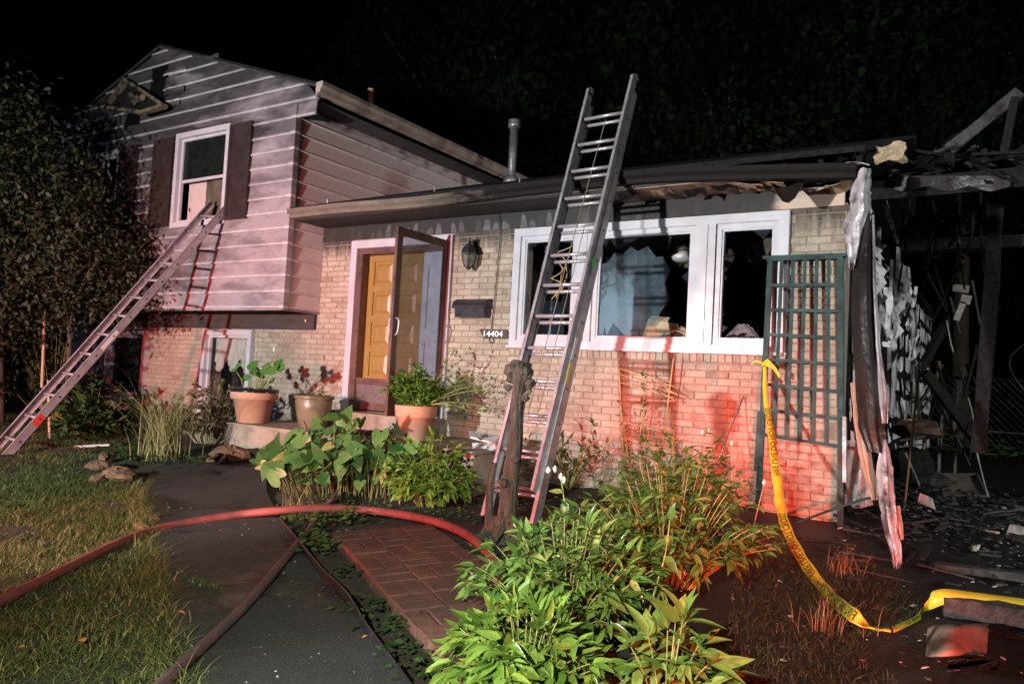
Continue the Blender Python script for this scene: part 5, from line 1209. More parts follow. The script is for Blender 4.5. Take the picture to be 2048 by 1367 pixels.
# ornamental grass clump
oc = G(-6.55, -1.98); og = thing('ornamental_grass', 'tall clump of pale ornamental grass beside the stones', 'plant', oc)
n = 330; r_ = np.abs(rng.normal(0, .13, n)); a_ = rng.uniform(0, 6.28, n); P_ = np.column_stack([oc[0]+r_*np.cos(a_), oc[1]+r_*np.sin(a_), np.full(n, oc[2]-.01)]); V, F = blades(P_, rng.uniform(.35, 1.0, n), rng.uniform(.006, .011, n), rng.uniform(.15, .75, n), 6)
link_mesh('blades', mesh_np('blades', V-oc, F, MT['reed']), og); tag(bpy.data.objects['blades'], kind='stuff')
# dried strands on the red hose
sc = atG(595, 1022, .06); n = 36; P_ = np.column_stack([sc[0]+rng.normal(0, .05, n), sc[1]+rng.normal(0, .05, n), np.full(n, sc[2]-.05)]); V, F = blades(P_, rng.uniform(.15, .36, n), np.full(n, .006), rng.uniform(.4, 1.6, n), 6)
tag(link_mesh('dry_grass', mesh_np('dry_grass', V-sc, F, MT['straw_pale'] if 'straw_pale' in MT else MT['reed']), None, sc), 'tuft of pale dry grass blades lying over the red hose', 'grass')
# ground ivy between walk and pavers, weeds along the edging
def cover(name, label, pts, spread, n, mat, L, hmax, W=.7):
    P = []; D = []; U = []; S = []
    for k in range(n):
        c = pts[random.randrange(len(pts))]; x = c[0]+random.gauss(0, spread); y = c[1]+random.gauss(0, spread); a = random.uniform(0, 6.28)
        P.append(G(x, y, random.uniform(.005, hmax))); D.append((math.cos(a), math.sin(a), random.uniform(-.2, .5))); U.append((random.uniform(-.5, .5), random.uniform(-.8, .2), 1)); S.append(random.uniform(*L))
    V, F = scatter(leaf_base(1., W, 4, .25, .2), np.array(P), np.array(D), np.array(U, float), np.array(S)); tag(link_mesh(name, mesh_np(name, V, F, MT[mat], True)), label, 'ground cover', kind='stuff')
cover('ground_ivy', 'green ground ivy where the two hoses cross', [atG(640, 1045), atG(625, 1085), atG(650, 1100), atG(690, 1040), atG(610, 1050)], .09, 380, 'ivy', (.03, .06), .09)
cover('bed_weeds', 'sparse dark weeds in the strip between walk and pavers', [atG(690, 1150), atG(740, 1220), atG(790, 1260), atG(800, 1310), atG(840, 1350)], .07, 230, 'bed_leaf', (.03, .06), .06, .5)
cover('bed_weeds', 'low green weeds at the feet of the taro and small peony', [G(-3.5, -2.2), G(-3.0, -2.2), G(-2.7, -2.0), G(-3.9, -2.3), G(-2.4, -1.5), G(-1.6, -1.2)], .16, 420, 'ivy', (.02, .045), .06)
cover('leaf_litter', 'brown dead leaves strewn over the planting bed', [G(-1.5, -1.3), G(-2.2, -1.0), G(-3.3, -1.5), G(-.4, -1.7), G(-1.9, -2.4), G(-1., -3.)], .35, 700, 'dry_leaf', (.025, .055), .012, .6)
n = 9000; P_ = np.column_stack([rng.uniform(-.25, 1.1, n), rng.uniform(-4.6, -1.4, n)]); P_ = P_[(P_[:, 0] < .75+.12*np.sin(P_[:, 1]*5)) & (P_[:, 0] > -.1-.25*(P_[:, 1]+2.6))]; P_ = np.column_stack([P_, [gz(x, y) for x, y in P_]]); n = len(P_)
V, F = blades(P_, rng.uniform(.02, .075, n), rng.uniform(.003, .006, n), rng.uniform(.8, 3.2, n)); tag(link_mesh('scorched_grass', mesh_np('scorched_grass', V, F, MT['straw'])), 'scorched matted grass beside the yellow tape', 'grass', kind='stuff')
for c, lab in ((atG(1650, 1262), 'dead twiggy weed below the bend of the yellow tape'), (atG(1690, 1150), 'dead twiggy weed right of the hanging tape')):
    n = 70; r_ = np.abs(rng.normal(0, .07, n)); a_ = rng.uniform(0, 6.28, n); P_ = np.column_stack([c[0]+r_*np.cos(a_), c[1]+r_*np.sin(a_), np.full(n, c[2])]); V, F = blades(P_, rng.uniform(.08, .24, n), np.full(n, .005), rng.uniform(.1, .9, n), 4)
    tag(link_mesh('dead_weed', mesh_np('dead_weed', V-c, F, MT['dry_leaf']), None, c), lab, 'weed')
# dry shrub behind the ornamental grass and dark plants of the left bed
bush('dry_shrub', 'brown dry leaved shrub between ornamental grass and the lower window', G(-7.15, -1.0), .62, .78, 60, 'dry_leaf', (.05, .10), (4, 6), 5, 0, W=.55, stemmat='drystem')
bush('bed_plant', 'dark broad leaved plant in the bed under the low left window', G(-9.15, -1.35), .55, .55, 34, 'bed_leaf', (.13, .20), (3, 4), 3, 40, W=.62, cat='plant')
bush('bed_plant', 'dark leafy plant at the bed edge below the ladder', G(-8.5, -1.75), .55, .42, 30, 'bed_leaf', (.10, .17), (3, 4), 3, 30, W=.6, cat='plant')
cover('bed_weeds', 'low dark weeds along the left lawn edge', [G(-8.3, -1.9), G(-9.2, -1.9), G(-7.6, -1.7), G(-6.9, -2.2), G(-6.3, -2.1)], .25, 500, 'bed_leaf', (.05, .10), .09, .5)
# stones
def rock(label, c, s):
    b = B(); V = []; n = 16; m = 10; q1, q2, q3 = random.random()*6, random.random()*6, random.random()*6
    for i in range(m):
        ph = math.pi*i/(m-1)
        for k in range(n): a = 2*math.pi*k/n; j = (1+.16*math.sin(2*a+q1+ph)+.10*math.sin(5*a+q2-3*ph)+.07*math.sin(9*a+q3+5*ph))*random.uniform(.93, 1.06); V.append(np.array(c)+np.array([s[0]*math.sin(ph)*math.cos(a)*j, s[1]*math.sin(ph)*math.sin(a)*j, s[2]*(1-math.cos(ph))*.5*random.uniform(.9, 1.05)-.02]))
    F = [(i*n+k, i*n+(k+1) % n, (i+1)*n+(k+1) % n, (i+1)*n+k) for i in range(m-1) for k in range(n)]; b.add(V, [tuple(reversed(f)) for f in F]); tag(b.build('rock', MT['rock'], None, False, c), label, 'rock', 'stones at the bed edge')
rock('flat rust brown rock in front of the ornamental grass', atG(238, 958), (.20, .15, .14)); rock('dark rounded rock behind the flat rust brown rock', atG(200, 938), (.14, .11, .11)); rock('small pale rock left in front of the flat rust brown rock', atG(195, 962), (.07, .06, .09)); rock('thin upright stone at the back of the rock group', atG(208, 922), (.06, .06, .12))
rock('orange rock at the foot of the stoop', atG(462, 922), (.22, .16, .20)); rock('small brown rock left of the orange rock', atG(425, 925), (.07, .07, .08)); rock('pinkish stone lying on the lawn edge at the red hose', atG(285, 1055), (.09, .06, .06)); rock('grey chip of stone beside the pinkish stone', atG(310, 1040), (.05, .05, .06))
bg_ = [[atG(428+24*u, 905+20*v, .02+.10*abs(math.sin(4*u+3*v))) for v in np.linspace(0, 1, 6)] for u in np.linspace(0, 1, 6)]
tag(B().sheet(bg_, .003).build('plastic_scrap', MT['blackplastic'], None, False, atG(440, 918)), 'shiny black plastic scrap between brown rock and orange rock', 'plastic scrap')
# stakes and sticks on the left
for lab, a, e, r in (('pale wooden stake standing in the lawn under the ladder', (100, 872), (96, 760), .016), ('wooden stake by the tree trunk behind the ladder', (84, 770), (90, 620), .018)):
    p = atG(*a) if a[1] > 800 else at(a[0], a[1], -1.9); d = at(e[0], e[1], p[1]); b = B(); b.tube([p-np.array([0, 0, .03]), p*.5+d*.5, d], [r, r, r*.8], 7); tag(b.build('wooden_stake', MT['wood'], None, False, p), lab, 'stake')
b = B(); b.bar(atG(148, 893, .02), atG(218, 889, .03), .03, .022); tag(b.build('white_lath', MT['whitetag'], None, False, atG(180, 891)), 'short white lath lying on the lawn', 'lath')
# fallen leaves
def fleaf(lab, p, s, mt='fallen'):
    V, F = leaf_base(1., .62, 5, .35, .4); a = random.uniform(0, 6.28); R = np.array([[math.cos(a), -math.sin(a), 0], [math.sin(a), math.cos(a), 0], [0, 0, 1]]); o = link_mesh('fallen_leaf', mesh_np('fallen_leaf', (V*s)@R.T, F, MT[mt], True), None, p); tag(o, lab, 'leaf')
fleaf('orange fallen leaf on the lawn', atG(168, 1282, .05), .075); fleaf('small orange leaf on the lawn by the bottom left corner', atG(50, 1292, .05), .035); fleaf('brown leaf on the edge of the walk', atG(355, 1222, .04), .045); fleaf('pale leaf beside the walk joint', atG(735, 1270, .03), .03)
# grit on the walk
gb = B()
for k in range(170):
    s_ = random.uniform(.15, .75); t_ = random.uniform(.04, .96); a_ = edge_at(WL_EDGE, s_); c_ = edge_at(WR_EDGE, s_); x = a_[0]*(1-t_)+c_[0]*t_; y = a_[1]*(1-t_)+c_[1]*t_; gb.shard((x, y, gz(x, y)+.021), random.uniform(.002, .007)*(2.2 if random.random() < .06 else 1), .5)
tag(gb.build('grit', MT['debris_pale']), 'pale grit scattered on the dark walk', 'grit', kind='stuff')
# black edging strip along the walk
b = B(); P = spline([atG(*q_, .03) for q_ in ((560, 1045), (600, 1095), (645, 1150), (690, 1195), (730, 1260), (780, 1330), (830, 1400))], 8); S_ = [np.array([0, 0, 1.]) for _ in P]; b.ribbon(P, S_, .07, .005); b.tube([p+np.array([0, 0, .034]) for p in P], .008, 8)
tag(b.build('edging_strip', MT['blackplastic'], None, False, P[20]), 'black plastic edging strip along the walk', 'edging')

# ------------------------------------------------------------------ stump
SC = G(-1.80, -2.36)
stp = thing('tree_stump', 'tall dead trunk with knobbly sawn top in front of the ladder', 'tree stump', SC)
b = B(); path = [SC+np.array(v) for v in ((0, 0, -.05), (.0, 0, .10), (.01, 0, .35), (.03, .0, .65), (.03, .0, .95), (.05, 0, 1.12), (.06, 0, 1.24))]; rad_ = [.12, .074, .062, .054, .050, .058, .080]
P = spline(path, 14); R_ = np.interp(np.linspace(0, 6, len(P)), range(7), rad_); n = 40; V = []
for i, p in enumerate(P):
    for k in range(n):
        a = 2*math.pi*k/n; lob = 1+.10*math.sin(3*a+i*.09)+.05*math.sin(7*a+.19*i)-.22*max(0, math.sin(9*a+.5*math.sin(i*.21)+.04*i))**7-.16*max(0, math.sin(14*a+2+.7*math.sin(i*.13)))**5+random.uniform(-.04, .04); V.append(p+np.array([math.cos(a)*R_[i]*lob, math.sin(a)*R_[i]*lob, random.uniform(-.006, .006)]))
F = [(i*n+k, i*n+(k+1) % n, (i+1)*n+(k+1) % n, (i+1)*n+k) for i in range(len(P)-1) for k in range(n)]+[tuple((len(P)-1)*n+k for k in range(n))]; b.add(V, F); b.build('trunk', MT['bark'], stp, True)
for dx, dy, dz, rr in ((-.08, -.03, 1.26, .055), (.09, -.03, 1.24, .06), (.0, -.05, 1.29, .055), (.12, .02, 1.17, .045), (-.10, .02, 1.20, .04), (.04, .06, 1.28, .05), (.13, -.04, 1.06, .028), (-.09, -.05, 1.13, .03), (-.02, -.08, .45, .04), (.08, -.05, .62, .03)):
    k_ = B(); c = SC+np.array([.05*min(1, dz)+(dx-.03)*.68, dy*.7, dz-.02]); V = []
    k_.lathe(c, [(rr*.3, -rr), (rr*.9, -rr*.5), (rr*1.05, 0), (rr*.85, rr*.55), (rr*.35, rr*.75)], 9, .22); k_.build('burl', MT['bark'], stp)
for pts_, r0 in (([(-.10, -.06, -.03), (-.115, -.07, .2), (-.12, -.06, .42), (-.105, -.05, .56)], .034), ([(.06, -.02, 1.00), (.12, -.03, 1.07), (.16, -.03, 1.10)], .02)):
    k_ = B(); k_.tube(spline([SC+np.array(v) for v in pts_], 4), np.linspace(r0, r0*.7, 4*(len(pts_)-1)+1), 10); k_.build('branch_stub', MT['bark'], stp)
for a in (-2.6, -1.6, -.6, .6): k_ = B(); k_.tube(spline([SC+np.array([.06*math.cos(a), .06*math.sin(a), .16]), SC+np.array([.15*math.cos(a), .15*math.sin(a), .06]), SC+np.array([.27*math.cos(a), .27*math.sin(a), -.03])], 4), np.linspace(.06, .02, 9), 8); k_.build('root', MT['bark'], stp)

# ------------------------------------------------------------------ green trellis
tl = thing('garden_trellis', 'dark green wooden trellis leaning on the brick by the house corner', 'trellis', (-.3, -.15, 0))
PTL, PTR = at(1541, 522, -.10), at(1682, 517, -.10); BL, BR = at(1516, 1012, -.20), at(1681, 1050, -.22)
def tpt(u, v): return (PTL*(1-u)+PTR*u)*(1-v)+(BL*(1-u)+BR*u)*v
for u in (0, 1): b = B(); b.bar(tpt(u, 0), tpt(u, 1), .045, .035, (0, 1, 0)); b.build('post', MT['green_paint'], tl)
b = B(); e = (PTR-PTL)/np.linalg.norm(PTR-PTL); b.bar(PTL-e*.06+np.array([0, 0, .03]), PTR+e*.05+np.array([0, 0, .03]), .075, .028); b.bar(PTL-e*.03+np.array([0, 0, .008]), PTR+e*.02+np.array([0, 0, .008]), .05, .016); b.build('top_cap', MT['green_paint'], tl)
VB = .712
for k in range(1, 6): b = B(); b.bar(tpt(k/6, .0), tpt(k/6, VB)+np.array([0, .004, 0]), .030, .012, (0, 1, 0)); b.build('slat', MT['green_paint'], tl)
for k in range(1, 8): v = VB*k/7; b = B(); b.bar(tpt(0, v)-np.array([0, .014, 0]), tpt(1, v)-np.array([0, .014, 0]), .028, .012, (0, 1, 0)); b.build('cross_slat', MT['green_paint'], tl)
b = B(); b.bar(tpt(-.04, .62)+np.array([0, .0, 0]), tpt(-.045, .86), .035, .04, (0, 1, 0)); b.build('splice', MT['green_paint'], tl)
b = B(); b.bar(tpt(1.05, .60), tpt(1.05, .84), .03, .05, (0, 1, 0)); b.build('splice', MT['galv'], tl)

# ------------------------------------------------------------------ yellow tape
def tape(name, label, pts, sides, w, texts, tie=None, parent_loc=None, flip=True, ink='ink', flat=False):
    P = []; S_ = []; n = 12
    P = spline(pts, n); S_ = spline(sides, n); S_ = [unit(s) for s in S_]
    t = thing(name, label, 'caution tape', P[0] if parent_loc is None else parent_loc); b = B(); wl_ = [w*min(1., .45+.55*i/(len(P)*.35))*(1+.08*math.sin(i*.9)) for i in range(len(P))] if flat else w; b.ribbon(P, S_, wl_, .0012); b.build('strip', MT['yellow'], t, True)
    L = np.concatenate([[0], np.cumsum([np.linalg.norm(P[i+1]-P[i]) for i in range(len(P)-1)])])
    for s0, txt, hgt in texts:
        V, F = text_geo(txt, hgt); V[:, 0] *= 1.0; c = B(); out_ = []
        for x, y in V:
            s = min(max(s0-x, 0), L[-1]-1e-4); i = int(np.searchsorted(L, s, side='right')-1); i = min(i, len(P)-2); u = (s-L[i])/(L[i+1]-L[i]); p = P[i]*(1-u)+P[i+1]*u; sd_ = unit(S_[i]*(1-u)+S_[i+1]*u); tt = unit(P[i+1]-P[i]); nn = unit(np.cross(tt, sd_)); 
            if nn@(CAM-p) < 0: nn = -nn
            out_.append(p+sd_*(y-hgt/2)*(1 if flip else -1)+nn*.0022)
        c.add(out_, F); c.build('lettering', MT[ink], t)
    return t, P, S_
tp_ = [at(1530, 727, -.16), at(1531, 790, -.30), at(1543, 870, -.55), at(1553, 950, -.85), at(1566, 1035, -1.25), at(1600, 1110, -1.65), at(1655, 1185, -2.1)]
g1 = atG(1700, 1224, .06); g2 = atG(1742, 1252, .02); g3 = atG(1782, 1258, .02)
tp_ += [g1, g2, g3]
sv = [CR*1.0]*3+[unit(CR-CF*.1)]*2+[unit(CR*.8-CD*.45)]+[unit(CR*.55-CD*.7)]*2+[unit(CR*.35+CF*.9)]*2
tape('caution_tape', 'yellow fire line tape hanging from the trellis down to the ground', tp_, sv, .072, [(1.18, 'FIRE LINE DO NOT CROSS', .046), (2.42, 'FIRE LINE DO NOT CROSS', .050), (3.3, 'FIRE LINE DO', .052)], ink='faded_ink', flat=True)
bt_ = thing('tape_knot', 'knotted yellow tape ends tied round the trellis post', 'caution tape', at(1530, 727, -.2))
for q_, w in ((((1527, 727), (1512, 722), (1502, 727)), .02), (((1530, 726), (1545, 732), (1560, 752)), .045), (((1524, 729), (1534, 722), (1541, 727)), .04)):
    P = spline([at(x, y, -.20) for x, y in q_], 5); b = B(); b.ribbon(P, [unit(CD+CF*.3)]*len(P), w, .0012); b.build('tape_end', MT['yellow'], bt_)
P2 = [atG(1786, 1258, .012), atG(1815, 1245, .012), atG(1838, 1232, .015), atG(1850, 1212, .04), atG(1872, 1196, .09), atG(1900, 1192, .11), atG(1950, 1198, .10), atG(2010, 1206, .09), atG(2080, 1215, .08)]
sv2 = [unit(CF*.9+CR*.3)]*3+[unit(-CD*.8+CR*.4)]+[unit(-CD*.7+CF*.6)]*5
tape('caution_tape', 'yellow tape trailing over the charred beam at the right edge', P2, sv2, .085, [(.34, 'FIRE LI', .05)])

# ------------------------------------------------------------------ burnt corner: hanging fascia metal
hm = thing('hanging_fascia', 'long strip of scorched fascia metal hanging from the corner to the ground', 'sheet metal', (.25, -.7, 0))
def hang(rows, mt, name, th=.004, wob=.02, seed=0):
    """rows of (xl, xr, y, Y, bow): left and right outline in the photograph at depth Y"""
    rr = np.random.RandomState(seed); grid = []
    xs_ = np.linspace(0, 1, 9); kk = len(rows); ys_ = np.linspace(0, kk-1, kk*5)
    arr = np.array(rows, float)
    for s in ys_:
        xl, xr, y, Y, bow = [np.interp(s, range(kk), arr[:, c]) for c in range(5)]
        row = []
        for u in xs_:
            p = at(xl+(xr-xl)*u+rr.uniform(-1, 1)*wob*40*(u in (0, 1)), y+rr.uniform(-1, 1)*2, Y-bow*math.sin(math.pi*u)-.035*(1 if .35 < u < .65 else 0)+.02*math.sin(6*u+s)); row.append(p)
        grid.append(row)
    b = B(); b.sheet(grid, th); return b.build(name, MT[mt], hm)
hang([(1722, 1742, 336, -.62, .02), (1700, 1742, 385, -.66, .05), (1700, 1745, 420, -.66, .06), (1684, 1740, 450, -.68, .05), (1694, 1732, 490, -.68, .04), (1698, 1712, 540, -.68, .02)], 'sheet', 'crumpled_corner', .004, .05, 1)
hang([(1722, 1748, 420, -.60, .03), (1706, 1750, 500, -.66, .06), (1701, 1752, 620, -.74, .07), (1710, 1762, 760, -.84, .07), (1716, 1770, 850, -.92, .06), (1735, 1775, 905, -.97, .04)], 'brownsheet', 'dark_fascia', .006, .03, 2)
hang([(1738, 1749, 430, -.61, .0), (1741, 1752, 560, -.69, .0), (1748, 1762, 700, -.79, .0), (1758, 1776, 800, -.89, .01), (1764, 1774, 845, -.93, .0)], 'sheet', 'bright_hem', .004, .01, 3)
hang([(1764, 1774, 880, -.96, .02), (1752, 1786, 935, -1.0, .05), (1757, 1790, 1000, -1.08, .05), (1768, 1797, 1060, -1.16, .04), (1780, 1803, 1100, -1.22, .03), (1788, 1801, 1138, -1.27, .01)], 'sheet', 'pale_tail', .004, .03, 4)
hang([(1704, 1717, 763, -.55, .01), (1706, 1726, 830, -.62, .02), (1716, 1742, 900, -.70, .02), (1733, 1752, 970, -.80, .01), (1744, 1752, 1000, -.85, .0)], 'pinkboard', 'split_board', .014, .01, 5)
hang([(1783, 1800, 1010, -1.0, .0), (1790, 1806, 1050, -1.1, .0), (1798, 1808, 1078, -1.14, .0)], 'pinkboard', 'splinter', .01, .01, 6)

# ------------------------------------------------------------------ burnt carport
cpt = thing('carport', 'collapsed burnt carport of black timbers beside the house', 'carport', (1.2, 1.5, 0))
def timber(name, a, e, w, h, mt='char', up=(0, 0, 1)):
    a = np.array(a, float); e = np.array(e, float); b = B(); n = 7; t_, s_, u_ = frame_of(e-a, up); V = []
    for i in range(n):
        f = i/(n-1); p = a*(1-f)+e*f; j = lambda: random.uniform(.82, 1.08)
        V += [p+s_*c*w/2*j()+u_*d*h/2*j() for c, d in ((-1, -1), (1, -1), (1, 1), (-1, 1))]
    F = [(3, 2, 1, 0), tuple(4*(n-1)+k for k in range(4))]+[(4*i+k, 4*i+(k+1) % 4, 4*i+4+(k+1) % 4, 4*i+4+k) for i in range(n-1) for k in range(4)]
    return b.add(V, F).build(name, MT[mt], cpt)
timber('beam', (.15, .1, 2.83), (4.2, .1, 2.86), .09, .17); timber('beam', (.05, .45, 2.98), (4.2, .4, 3.0), .09, .10); timber('beam', (.05, 3.2, 2.9), (4.4, 3.2, 2.9), .09, .16)
for x in (.55, 1.0, 1.5, 2.1): timber('rafter', (x, .0, 3.02), (x, 3.2, 3.15+.1*random.random()), .045, .11)
timber('post', at(1995, 395, 1.2), at(1958, 905, 1.2), .13, .13); timber('post', (2.6, 2.9, -.1), (2.6, 2.9, 2.85), .12, .12)
timber('fallen_rafter', at(1898, 300, .4), at(2040, 184, .4), .05, .10, 'charlight'); timber('strut', at(2003, 330, .3), at(2030, 195, .3), .05, .06); timber('fallen_rafter', at(1895, 640, 3.2), at(1838, 745, 2.2), .06, .12); timber('fallen_rafter', at(1850, 745, 2.2), at(1952, 880, 2.6), .06, .10); timber('strut', at(1985, 690, 2.6), at(1940, 860, 2.6), .05, .05)
for k in range(11):
    x = 1760+k*26+random.uniform(-8, 8); y = 335-abs(k-5)*2+random.uniform(-18, 8); c = at(x, y, .3+random.uniform(-.3, .8)); w = random.uniform(.12, .3)
    g = [[c+np.array([w*(u-.5), .12*(v-.5), .05*math.sin(4*u+k)+.06*math.sin(3*v+2*k)*u+.12*(v-.5)*math.sin(k)]) for v in np.linspace(0, 1, 4)] for u in np.linspace(0, 1, 6)]; B().sheet(g, .008).build('roof_scrap', MT['char'] if k % 3 else MT['charlight'], cpt)
g = [[at(1830+110*u, 315-50*u*u-10*v+14*math.sin(7*u), .5+.8*v) for v in np.linspace(0, 1, 5)] for u in np.linspace(0, 1, 9)]; B().sheet(g, .01).build('buckled_decking', MT['char'], cpt)
g = [[at(1790+230*u, 352+26*v+5*math.sin(17*u)*v, .02-.03*math.sin(9*u)) for v in np.linspace(0, 1, 4)] for u in np.linspace(0, 1, 24)]; B().sheet(g, .006).build('carport_fascia', MT['brownsheet'], cpt)
for k in range(14):
    x = random.uniform(1800, 1990); y = random.uniform(400, 470); Y = random.uniform(1.5, 4.5); p = at(x, y, Y); L_ = random.uniform(.2, .7); b = B(); b.tube(spline([p+np.array([0, 0, .5]), p, p+np.array([random.uniform(-.1, .1), 0, -L_])], 4), .012, 5); b.build('hanging_scrap', MT['char'], cpt)
g = [[at(1845+75*u, 440+60*v+14*math.sin(5*u), 3.4+.3*math.sin(3*u+2*v)) for v in np.linspace(0, 1, 6)] for u in np.linspace(0, 1, 8)]; B().sheet(g, .006).build('sagging_membrane', plain('grey_membrane', (.02, .024, .024), (.05, .055, .055), 6, .35), cpt)
for (x, y, w, h, Y) in ((1922, 575, .16, .08, 3.), (1932, 597, .10, .10, 3.), (1920, 620, .06, .22, 3.)):
    p = at(x, y, Y); b = B(); b.bar(p-np.array([w/2, 0, 0]), p+np.array([w/2, 0, -.02]), .01, h, (.2, 0, 1)); b.build('dangling_tag', MT['debris_pale'], cpt)

# tangle of burnt sticks and battens
for k in range(46):
    x = random.uniform(1752, 2047); y = random.uniform(300, 372); Y = random.uniform(-.1, 1.6); p = at(x, y, Y); a = random.uniform(0, 3.14); L_ = random.uniform(.15, .6); d = np.array([math.cos(a), random.uniform(-.5, .5), random.uniform(-.35, .35)])*L_
    timber('batten', p-d/2, p+d/2, random.uniform(.015, .05), random.uniform(.01, .03), 'char' if k % 4 else 'charlight')
for k in range(30):
    x = random.uniform(1780, 1960); y = random.uniform(560, 900); Y = random.uniform(2., 5.); p = at(x, y, Y); a = random.uniform(.5, 2.6); L_ = random.uniform(.3, .9); d = np.array([math.cos(a)*.5, random.uniform(-.3, .3), math.sin(a)])*L_
    timber('batten', p-d/2, p+d/2, random.uniform(.02, .05), random.uniform(.015, .03), 'char' if k % 3 else 'charlight')
# tools, tray, rubble
def handle(lab, a, e, Ya, Ye, r=.014):
    p = at(a[0], a[1], Ya); q_ = at(e[0], e[1], Ye); b = B(); b.tube([p, q_], r, 8); tag(b.build('tool_handle', MT['polewood'], None, True, q_), lab, 'tool handle', 'burnt tool handles')
handle('rust brown tool handle standing nearest the house corner', (1840, 725), (1808, 1014), 1.7, 1.4); handle('darker tool handle leaning behind the first one', (1879, 722), (1832, 985), 3.1, 2.75)
ty = thing('metal_tray', 'dented shallow metal tray propped on the burnt driveway', 'tray', at(1930, 990, 3.2))
c = [at(1878, 950, 3.5), at(1954, 950, 3.5), at(1977, 994, 2.9), at(1887, 992, 2.9)]
g = [[(c[0]*(1-u)+c[1]*u)*(1-v)+(c[3]*(1-u)+c[2]*u)*v+np.array([0, 0, .012*math.sin(5*u+2*v)]) for v in np.linspace(0, 1, 6)] for u in np.linspace(0, 1, 7)]; B().sheet(g, .006).build('pan', plain('sooty_tray', (.16, .115, .09), (.27, .21, .18), 4, .45, .3, dirt=(.03, .025, .02), dscale=3), ty)
for i in range(4): b = B(); b.tube([c[i]+np.array([0, -.02, .012]), c[(i+1) % 4]+np.array([0, -.02, .012])], .016, 8); b.build('rim', MT['galv'], ty)
gr = thing('burnt_mower', 'burnt out lawn mower shell with rusty hood by the side wall', 'mower', at(1820, 985, 2.2))
def blob(c, s, mt, name, seed):
    rr = np.random.RandomState(seed); b = B(); V = []; n = 10; m = 6
    for i in range(m):
        ph = math.pi*i/(m-1)
        for k in range(n): a = 2*math.pi*k/n; j = rr.uniform(.75, 1.15); V.append(np.array(c)+np.array([s[0]*max(.02, math.sin(ph))*math.cos(a)*j, s[1]*max(.02, math.sin(ph))*math.sin(a)*j, s[2]*-math.cos(ph)*j]))
    b.add(V, [(i*n+k, i*n+(k+1) % n, (i+1)*n+(k+1) % n, (i+1)*n+k) for i in range(m-1) for k in range(n)]); return b.build(name, mt, gr)
blob(at(1835, 858, 2.2), (.27, .22, .11), plain('rusty_hood', (.09, .045, .025), (.16, .10, .075), 7, .5, .3, bs=.6, dirt=(.015, .012, .01), dscale=5), 'hood', 1); blob(at(1815, 930, 2.2), (.28, .25, .20), MT['char'], 'chassis', 2); blob(at(1853, 960, 2.3), (.2, .2, .13), MT['debris'], 'engine', 3)
for x, y in ((1795, 975), (1850, 985)): p = at(x, y, 2.0); b = B(); b.tube([p-X_*.03, p+X_*.03], .10, 14); b.build('wheel', MT['char'], gr)
for a, e in (((1800, 880), (1850, 872)), ((1798, 893), (1848, 888)), ((1810, 905), (1845, 985))): b = B(); b.tube([at(*a, 1.9), at(*e, 1.95)], .012, 6); b.build('frame_tube', MT['galv'], gr)
pc = B(); pc.tube(spline([at(1893, 640, 3.), at(1905, 700, 2.9), at(1925, 760, 2.8), at(1945, 830, 2.5), at(1955, 910, 2.3), at(1975, 990, 2.0)], 6), .009, 6); tag(pc.build('pale_cable', MT['palecable'], None, True, at(1975, 990, 2.)), 'pale cable hanging beside the charred carport post', 'cable')
ch_ = thing('charred_chair', 'burnt metal folding chair standing behind the tray', 'chair', at(1900, 940, 4.2))
for a, e in (((1880, 855), (1878, 950)), ((1912, 858), (1910, 950)), ((1880, 900), (1912, 900)), ((1885, 830), (1880, 900)), ((1908, 832), (1912, 900))): b = B(); b.bar(at(*a, 4.2), at(*e, 4.2), .05, .03); b.build('leg' if a[1] > 850 and e[1] > 940 else 'bar', MT['galv'], ch_)
b = B(); b.box((-.16, -.15, -.015), (.16, .15, .015), None, at(1896, 896, 4.1)); b.build('seat', MT['char'], ch_)
# charred boards and cardboard at right foreground
def board(lab, a, e, w, h, mt, name='charred_board'):
    p = atG(*a); q_ = atG(*e); tt, s_, u_ = frame_of(q_-p); b = B(); n = 9; V = []
    for i in range(n):
        f = i/(n-1); c_ = p*(1-f)+q_*f+np.array([0, 0, h/2+.005])
        V += [c_+s_*x*w/2*random.uniform(.85, 1.05)+u_*d*h/2*random.uniform(.8, 1.1) for x, d in ((-1, -1), (1, -1), (1, 1), (-1, 1))]
    b.add(V, [(3, 2, 1, 0), tuple(4*(n-1)+k for k in range(4))]+[(4*i+k, 4*i+(k+1) % 4, 4*i+4+(k+1) % 4, 4*i+4+k) for i in range(n-1) for k in range(4)]); tag(b.build(name, MT[mt], None, False, (p+q_)/2), lab, 'board', 'charred boards on the driveway')
board('long charred board lying across the driveway behind the tape', (1868, 1140), (2120, 1172), .10, .05, 'charlight'); board('charred beam under the tape at the right edge', (1885, 1228), (2120, 1262), .12, .10, 'charlight'); board('thin charred lath beneath the taped beam', (1900, 1250), (2120, 1296), .05, .03, 'char'); board('thin pale lath on the driveway near the tray', (1965, 1062), (1998, 1068), .03, .015, 'wood')
g = [[atG(1858+118*u-4*v, 1252+62*v-6*u, .03+.09*math.sin(math.pi*u)*(1-.4*v)+.02*math.sin(6*u)) for v in np.linspace(0, 1, 6)] for u in np.linspace(0, 1, 10)]
tag(B().sheet(g, .008).build('cardboard_sheet', MT['card'], None, True, atG(1915, 1290)), 'buckled brown cardboard sheet on the wet driveway under the tape', 'cardboard')
g = [[atG(1895+100*u, 1318+22*v, .02+.08*abs(math.sin(3*u+4*v))) for v in np.linspace(0, 1, 6)] for u in np.linspace(0, 1, 9)]
tag(B().sheet(g, .004).build('melted_plastic', MT['blackplastic'], None, False, atG(1940, 1330)), 'melted black plastic lump below the cardboard sheet', 'plastic')
